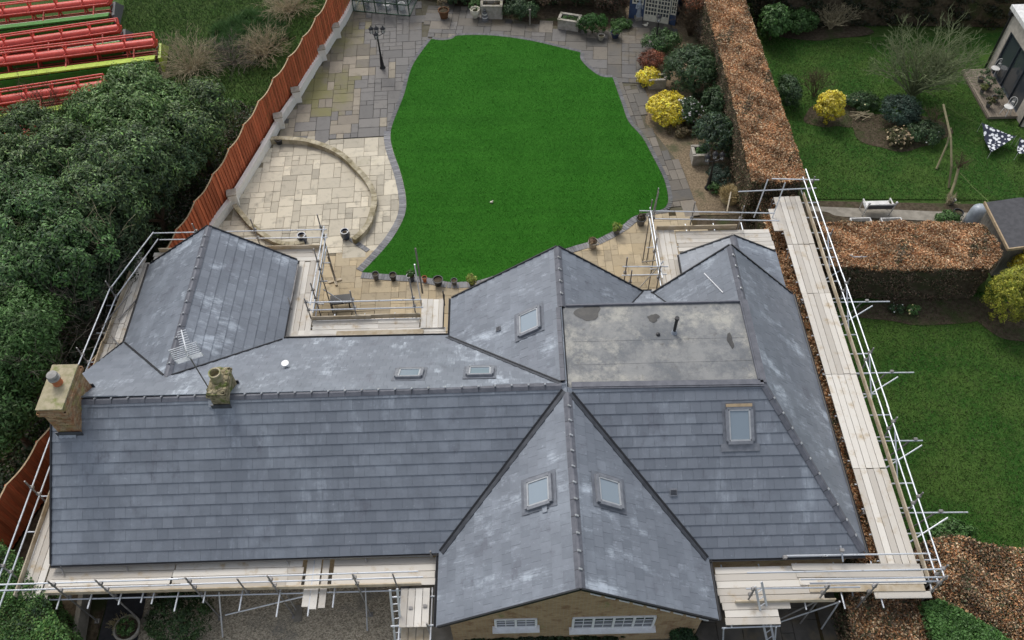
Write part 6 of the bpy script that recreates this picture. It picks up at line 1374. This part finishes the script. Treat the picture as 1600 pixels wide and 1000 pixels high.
B('dark_shrub', 'low dark green plants between the yellow shrub and wispy tree', 1345, 165, .9, .6, .5, 80, .045, G_DARK, group=ns_, extra=('flowers', 12, .05, [(.8, .75, .4)]))
B('dark_shrub', 'dark leafy plants beside the rustic posts', 1440, 215, .9, .8, .7, 110, .045, G_DARK, group=ns_, extra=('flowers', 14, .04, [(.8, .8, .75)]))
B('dried_hydrangea', 'shrub of pale dried flower heads in the neighbour bed', 1402, 222, .65, .5, .6, 60, .04, [(.12, .13, .05), (.09, .08, .04)], group=ns_, extra=('flower_heads', 90, .07, [(.50, .38, .22), (.55, .44, .28), (.42, .30, .18)]))
p = g(1272, 150, 0); twigs('bare_shrub', 'reddish brown leafless shrub beside the yellow oval shrub', 'shrub', (p.x, p.y, 0), 14, .8, .6, 'branch', .016, 3, ns_, 1.0, seed=81)
p = g(1425, 150, 0); wt = twigs('wispy_tree', 'large leafless tree of fine green grey twigs on the neighbour lawn', 'tree', (p.x, p.y, 0), 34, 1.8, 1.05, 'twig_green', .055, 4, None, 1.0, seed=82)
B('conifer', 'golden green clipped conifer at the right edge', 1562, 498, 1.0, 1.0, 2.7, 560, .035, [(.30, .32, .035), (.38, .38, .05), (.20, .25, .035), (.46, .43, .06)], 'conifer', group=ns_, cr=.14, fill=.1)
B('forsythia', 'yellow flower spray above the golden conifer', 1580, 440, .35, .4, 1.9, 45, .05, YEL, group=ns_)
p = g(1592, 470, 0); twigs('bare_shrub', 'grey leafless bush behind the golden conifer', 'shrub', (p.x, p.y, 0), 22, .9, .6, 'twig_grey', .018, 3, ns_, 1.0, seed=83)
B('green_shrub', 'low bright green shrub by the corner of the front scaffold', 1478, 840, .75, .4, .7, 90, .05, G_MID+G_LIGHT, group=ns_)
B('green_shrub', 'small green plant beside the grey covered barbecue', 1478, 347, .5, .35, .4, 60, .05, G_MID, group=ns_)
B('daffodils', 'pale yellow flowers at the foot of the wide hedge', 1425, 488, .3, .2, .35, 30, .03, G_MID, 'flowers', group=ns_, extra=('flowers', 16, .045, [(.85, .78, .35), (.85, .82, .6)]), cr=.08)
B('snowdrops', 'small white flowers at the foot of the wide hedge', 1398, 486, .3, .2, .3, 30, .03, G_DARK, 'flowers', group=ns_, extra=('flowers', 16, .03, [(.85, .85, .82)]), cr=.08)
# rustic posts
def pole(label, pts, r):
    t_ = thing('rustic_post', label, 'post', (pts[0].x, pts[0].y, 0), 'rustic posts in the neighbour lawn')
    mb = MB()
    for a, b in zip(pts, pts[1:]): mb.tube(a, b, r, 8, r*.9)
    mb.build('pole', MT['log'], t_, True); return t_
ap_ = g(1474, 163, 2.5)
t1 = pole('tallest mossy rustic post of the broken arch', [Vector((20.95, 29.4, 0)), Vector((20.9, 29.9, .9)), Vector((20.85, 30.9, 1.8)), ap_], .055)
t2 = pole('leaning rustic post meeting the tall mossy post', [g(1463, 264, 0), g(1480, 225, .9), g(1486, 200, 1.6)], .05)
t3 = pole('short rustic post stub with bare climber twigs', [g(1480, 318, 0), g(1492, 285, .6), g(1498, 262, 1.1)], .07)
twigs('', '', '', g(1498, 262, 1.1), 18, .35, .9, 'branch', .012, 2, parent=t3, seed=90, partname='climber'); twigs('', '', '', g(1480, 318, 0), 14, .3, .6, 'twig_tan', .012, 2, parent=t3, seed=91, partname='stem_tuft')
twigs('', '', '', g(1460, 190, .8), 16, .45, .9, 'branch', .012, 2, parent=t2, seed=92, partname='climber')
mb = MB(); pts = [g(1500, 270, 1.2), g(1520, 292, 1.3), g(1545, 315, 2.0)]; [mb.tube(a, b, .007, 5) for a, b in zip(pts, pts[1:])]; tag(mb.build('washing_line', MT['rope']), 'yellow green line from the rustic post to the shed', 'rope')
mb = MB(); pts = [ap_, g(1500, 180, 2.0), g(1535, 195, 1.6)]; [mb.tube(a, b, .006, 5) for a, b in zip(pts, pts[1:])]; tag(mb.build('washing_line', MT['rope']), 'thin line from the tall rustic post to the patterned cloth', 'rope')
p = g(1486, 318, 0); mb = MB(); mb.lathe([(.09, 0), (.13, .26), (.14, .27), (.12, .26), (.08, .03)], 14, p); tag(mb.build('bucket', MT['silver'], None, True), 'small silver bucket at the foot of the short post', 'bucket')
# branches pile
mb = MB(); rs = random.Random(5); p = g(1345, 182, .05)
for i in range(14): a = rs.uniform(-.5, .9); q = p+Vector((rs.uniform(-.3, .3), rs.uniform(-.2, .2), rs.uniform(0, .12))); mb.tube(q-Vector((math.cos(a)*.35, math.sin(a)*.35, 0)), q+Vector((math.cos(a)*.35, math.sin(a)*.35, .05)), .022, 5)
tag(mb.build('log_pile', MT['twig_tan']), 'small heap of cut sticks in the neighbour bed', 'sticks')
# patterned cloths over low frames
def cloth(label, pts_uv, z):
    pts = [g(u, v, zz) for u, v, zz in pts_uv]; t_ = thing('patterned_cloth', label, 'cloth', (pts[0].x, pts[0].y, 0), 'patterned cloths on the neighbour lawn')
    mb = MB(); k = 8; a, b, c = pts; vs = []; fs = []; ix = {}
    for i in range(k+1):
        for j in range(k+1-i):
            s_, q = i/k, j/k; P_ = a*(1-s_-q)+b*s_+c*q; P_ = P_+Vector((0, 0, -.12*math.sin(math.pi*s_)*(1-q)+.04*math.sin(9*s_+5*q)-.08*math.sin(math.pi*q)*(1-s_))); ix[i, j] = len(vs); vs.append(P_)
    for i in range(k):
        for j in range(k-i):
            fs.append((ix[i, j], ix[i+1, j], ix[i, j+1]))
            if j < k-i-1: fs.append((ix[i+1, j], ix[i+1, j+1], ix[i, j+1]))
    n_ = len(vs); vs2 = vs+[v-Vector((0, 0, .012)) for v in vs]; mb.add(vs2, fs+[tuple(n_+x for x in f_[::-1]) for f_ in fs]); mb.build('fabric', MT['cloth'], t_, True)
    for q in pts: mb = MB(); mb.tube((q.x, q.y, 0), q, .009, 6); mb.build('support_pole', MT['white_paint'], t_)
cloth('black and white patterned cloth stretched over the neighbour lawn', [(1534, 192, .6), (1548, 238, .4), (1588, 212, .6)], 1); cloth('black and white patterned cloth cut by the right edge', [(1594, 215, .6), (1590, 240, .4), (1625, 235, .6)], 1)
# bench
p = g(1368, 338, 0); be = thing('garden_bench', 'white metal bench with dark seat seen from behind', 'bench', (p.x, p.y, 0))
bx0, bx1, by0 = p.x-.62, p.x+.62, p.y
mb = MB(); mb.box((p.x, by0+.30, .44), (1.2, .5, .05)); mb.build('seat', MT['white_paint'], be)
for i in range(5): mb = MB(); mb.box((p.x, by0-.0-.03*i, .52+.085*i), (1.2, .03, .07), 0, 0, -.2); mb.build('back_slat', MT['white_paint' if i == 4 else 'cushion'], be)
for x in (bx0, bx1):
    mb = MB(); mb.tube((x, by0+.5, 0), (x, by0+.5, .62), .03, 6); mb.tube((x, by0+.03, 0), (x, by0-.14, .98), .03, 6); mb.tube((x, by0+.52, .64), (x, by0-.08, .7), .035, 6); mb.sphere((x, by0-.14, 1.0), .06, 8, 5); mb.build('end_frame', MT['white_paint'], be, True)
for k, u in enumerate((1346, 1394)):
    p = g(u, 348, .35); t_ = thing('cold_frame', ['white framed open planter box, left of the pair below the bench', 'white framed open planter box, right of the pair below the bench'][k], 'cold frame', (p.x, p.y, 0), 'white framed boxes'); 
    for sx, sy, ox, oy in ((.95, .05, 0, .26), (.95, .05, 0, -.26), (.05, .47, -.45, 0), (.05, .47, .45, 0)): mb = MB(); mb.box((p.x+ox, p.y+oy, .2), (sx, sy, .4)); mb.build('side', MT['white_paint'], t_)
    mb = MB(); mb.box((p.x, p.y, .1), (.84, .46, .18)); mb.build('compost', MT['soil'], t_)
# covered barbecue
p = g(1519, 348, 0); bq = thing('covered_barbecue', 'domed grey plastic cover over a barbecue by the shed', 'barbecue', (p.x, p.y, 0)); mb = MB()
pr = [(.40, .02), (.39, .3), (.36, .7), (.32, .9), (.22, 1.03), (.1, 1.08), (.001, 1.09)]; mb.lathe(pr, 24, (p.x, p.y, 0)); mb.v = [(x+.02*math.sin(9*math.atan2(y-p.y, x-p.x))*(1-z/1.2), y+.02*math.cos(11*math.atan2(y-p.y, x-p.x))*(1-z/1.2), z) for x, y, z in mb.v]; mb.build('cover', MT['cover'], bq, True)
pot('black_bin', 'round black tub beside the covered barbecue', 1493, 340, .22, .38, 'pot_black', None, None)
# shed
s0, s1, s2 = g(1544, 316, 2.0), g(1572, 388, 2.0), g(1640, 318, 2.0)
sd_ = thing('shed', 'garden shed with grey felt roof at the right edge', 'shed', (21.7, 25, 0))
y0, y1 = s1.y, s0.y; x0 = (s0.x+s1.x)/2
mb = MB(); mb.box((x0+1.3, (y0+y1)/2, 1.0), (2.3, y1-y0-.3, 1.9)); mb.build('wall', MT['oldwood'], sd_)
mb = MB(); mb.poly3([(x0, y0, 2.0), (x0+1.4, y0, 2.25), (x0+1.4, y1, 2.25), (x0, y1, 2.0)], .06); mb.poly3([(x0+1.4, y0, 2.25), (x0+2.8, y0, 2.0), (x0+2.8, y1, 2.0), (x0+1.4, y1, 2.25)], .06); rf = mb.build('roof', MT['felt'], sd_)
mb = MB(); mb.bar((x0-.03, y0-.03, 1.96), (x0-.03, y1+.03, 1.96), .06, .14); mb.build('fascia', MT['capwood'], rf)
mb = MB(); mb.bar((x0-.06, y0-.035, 1.95), (x0+1.4, y0-.035, 2.2), .05, .14); mb.build('bargeboard', MT['capwood'], rf)
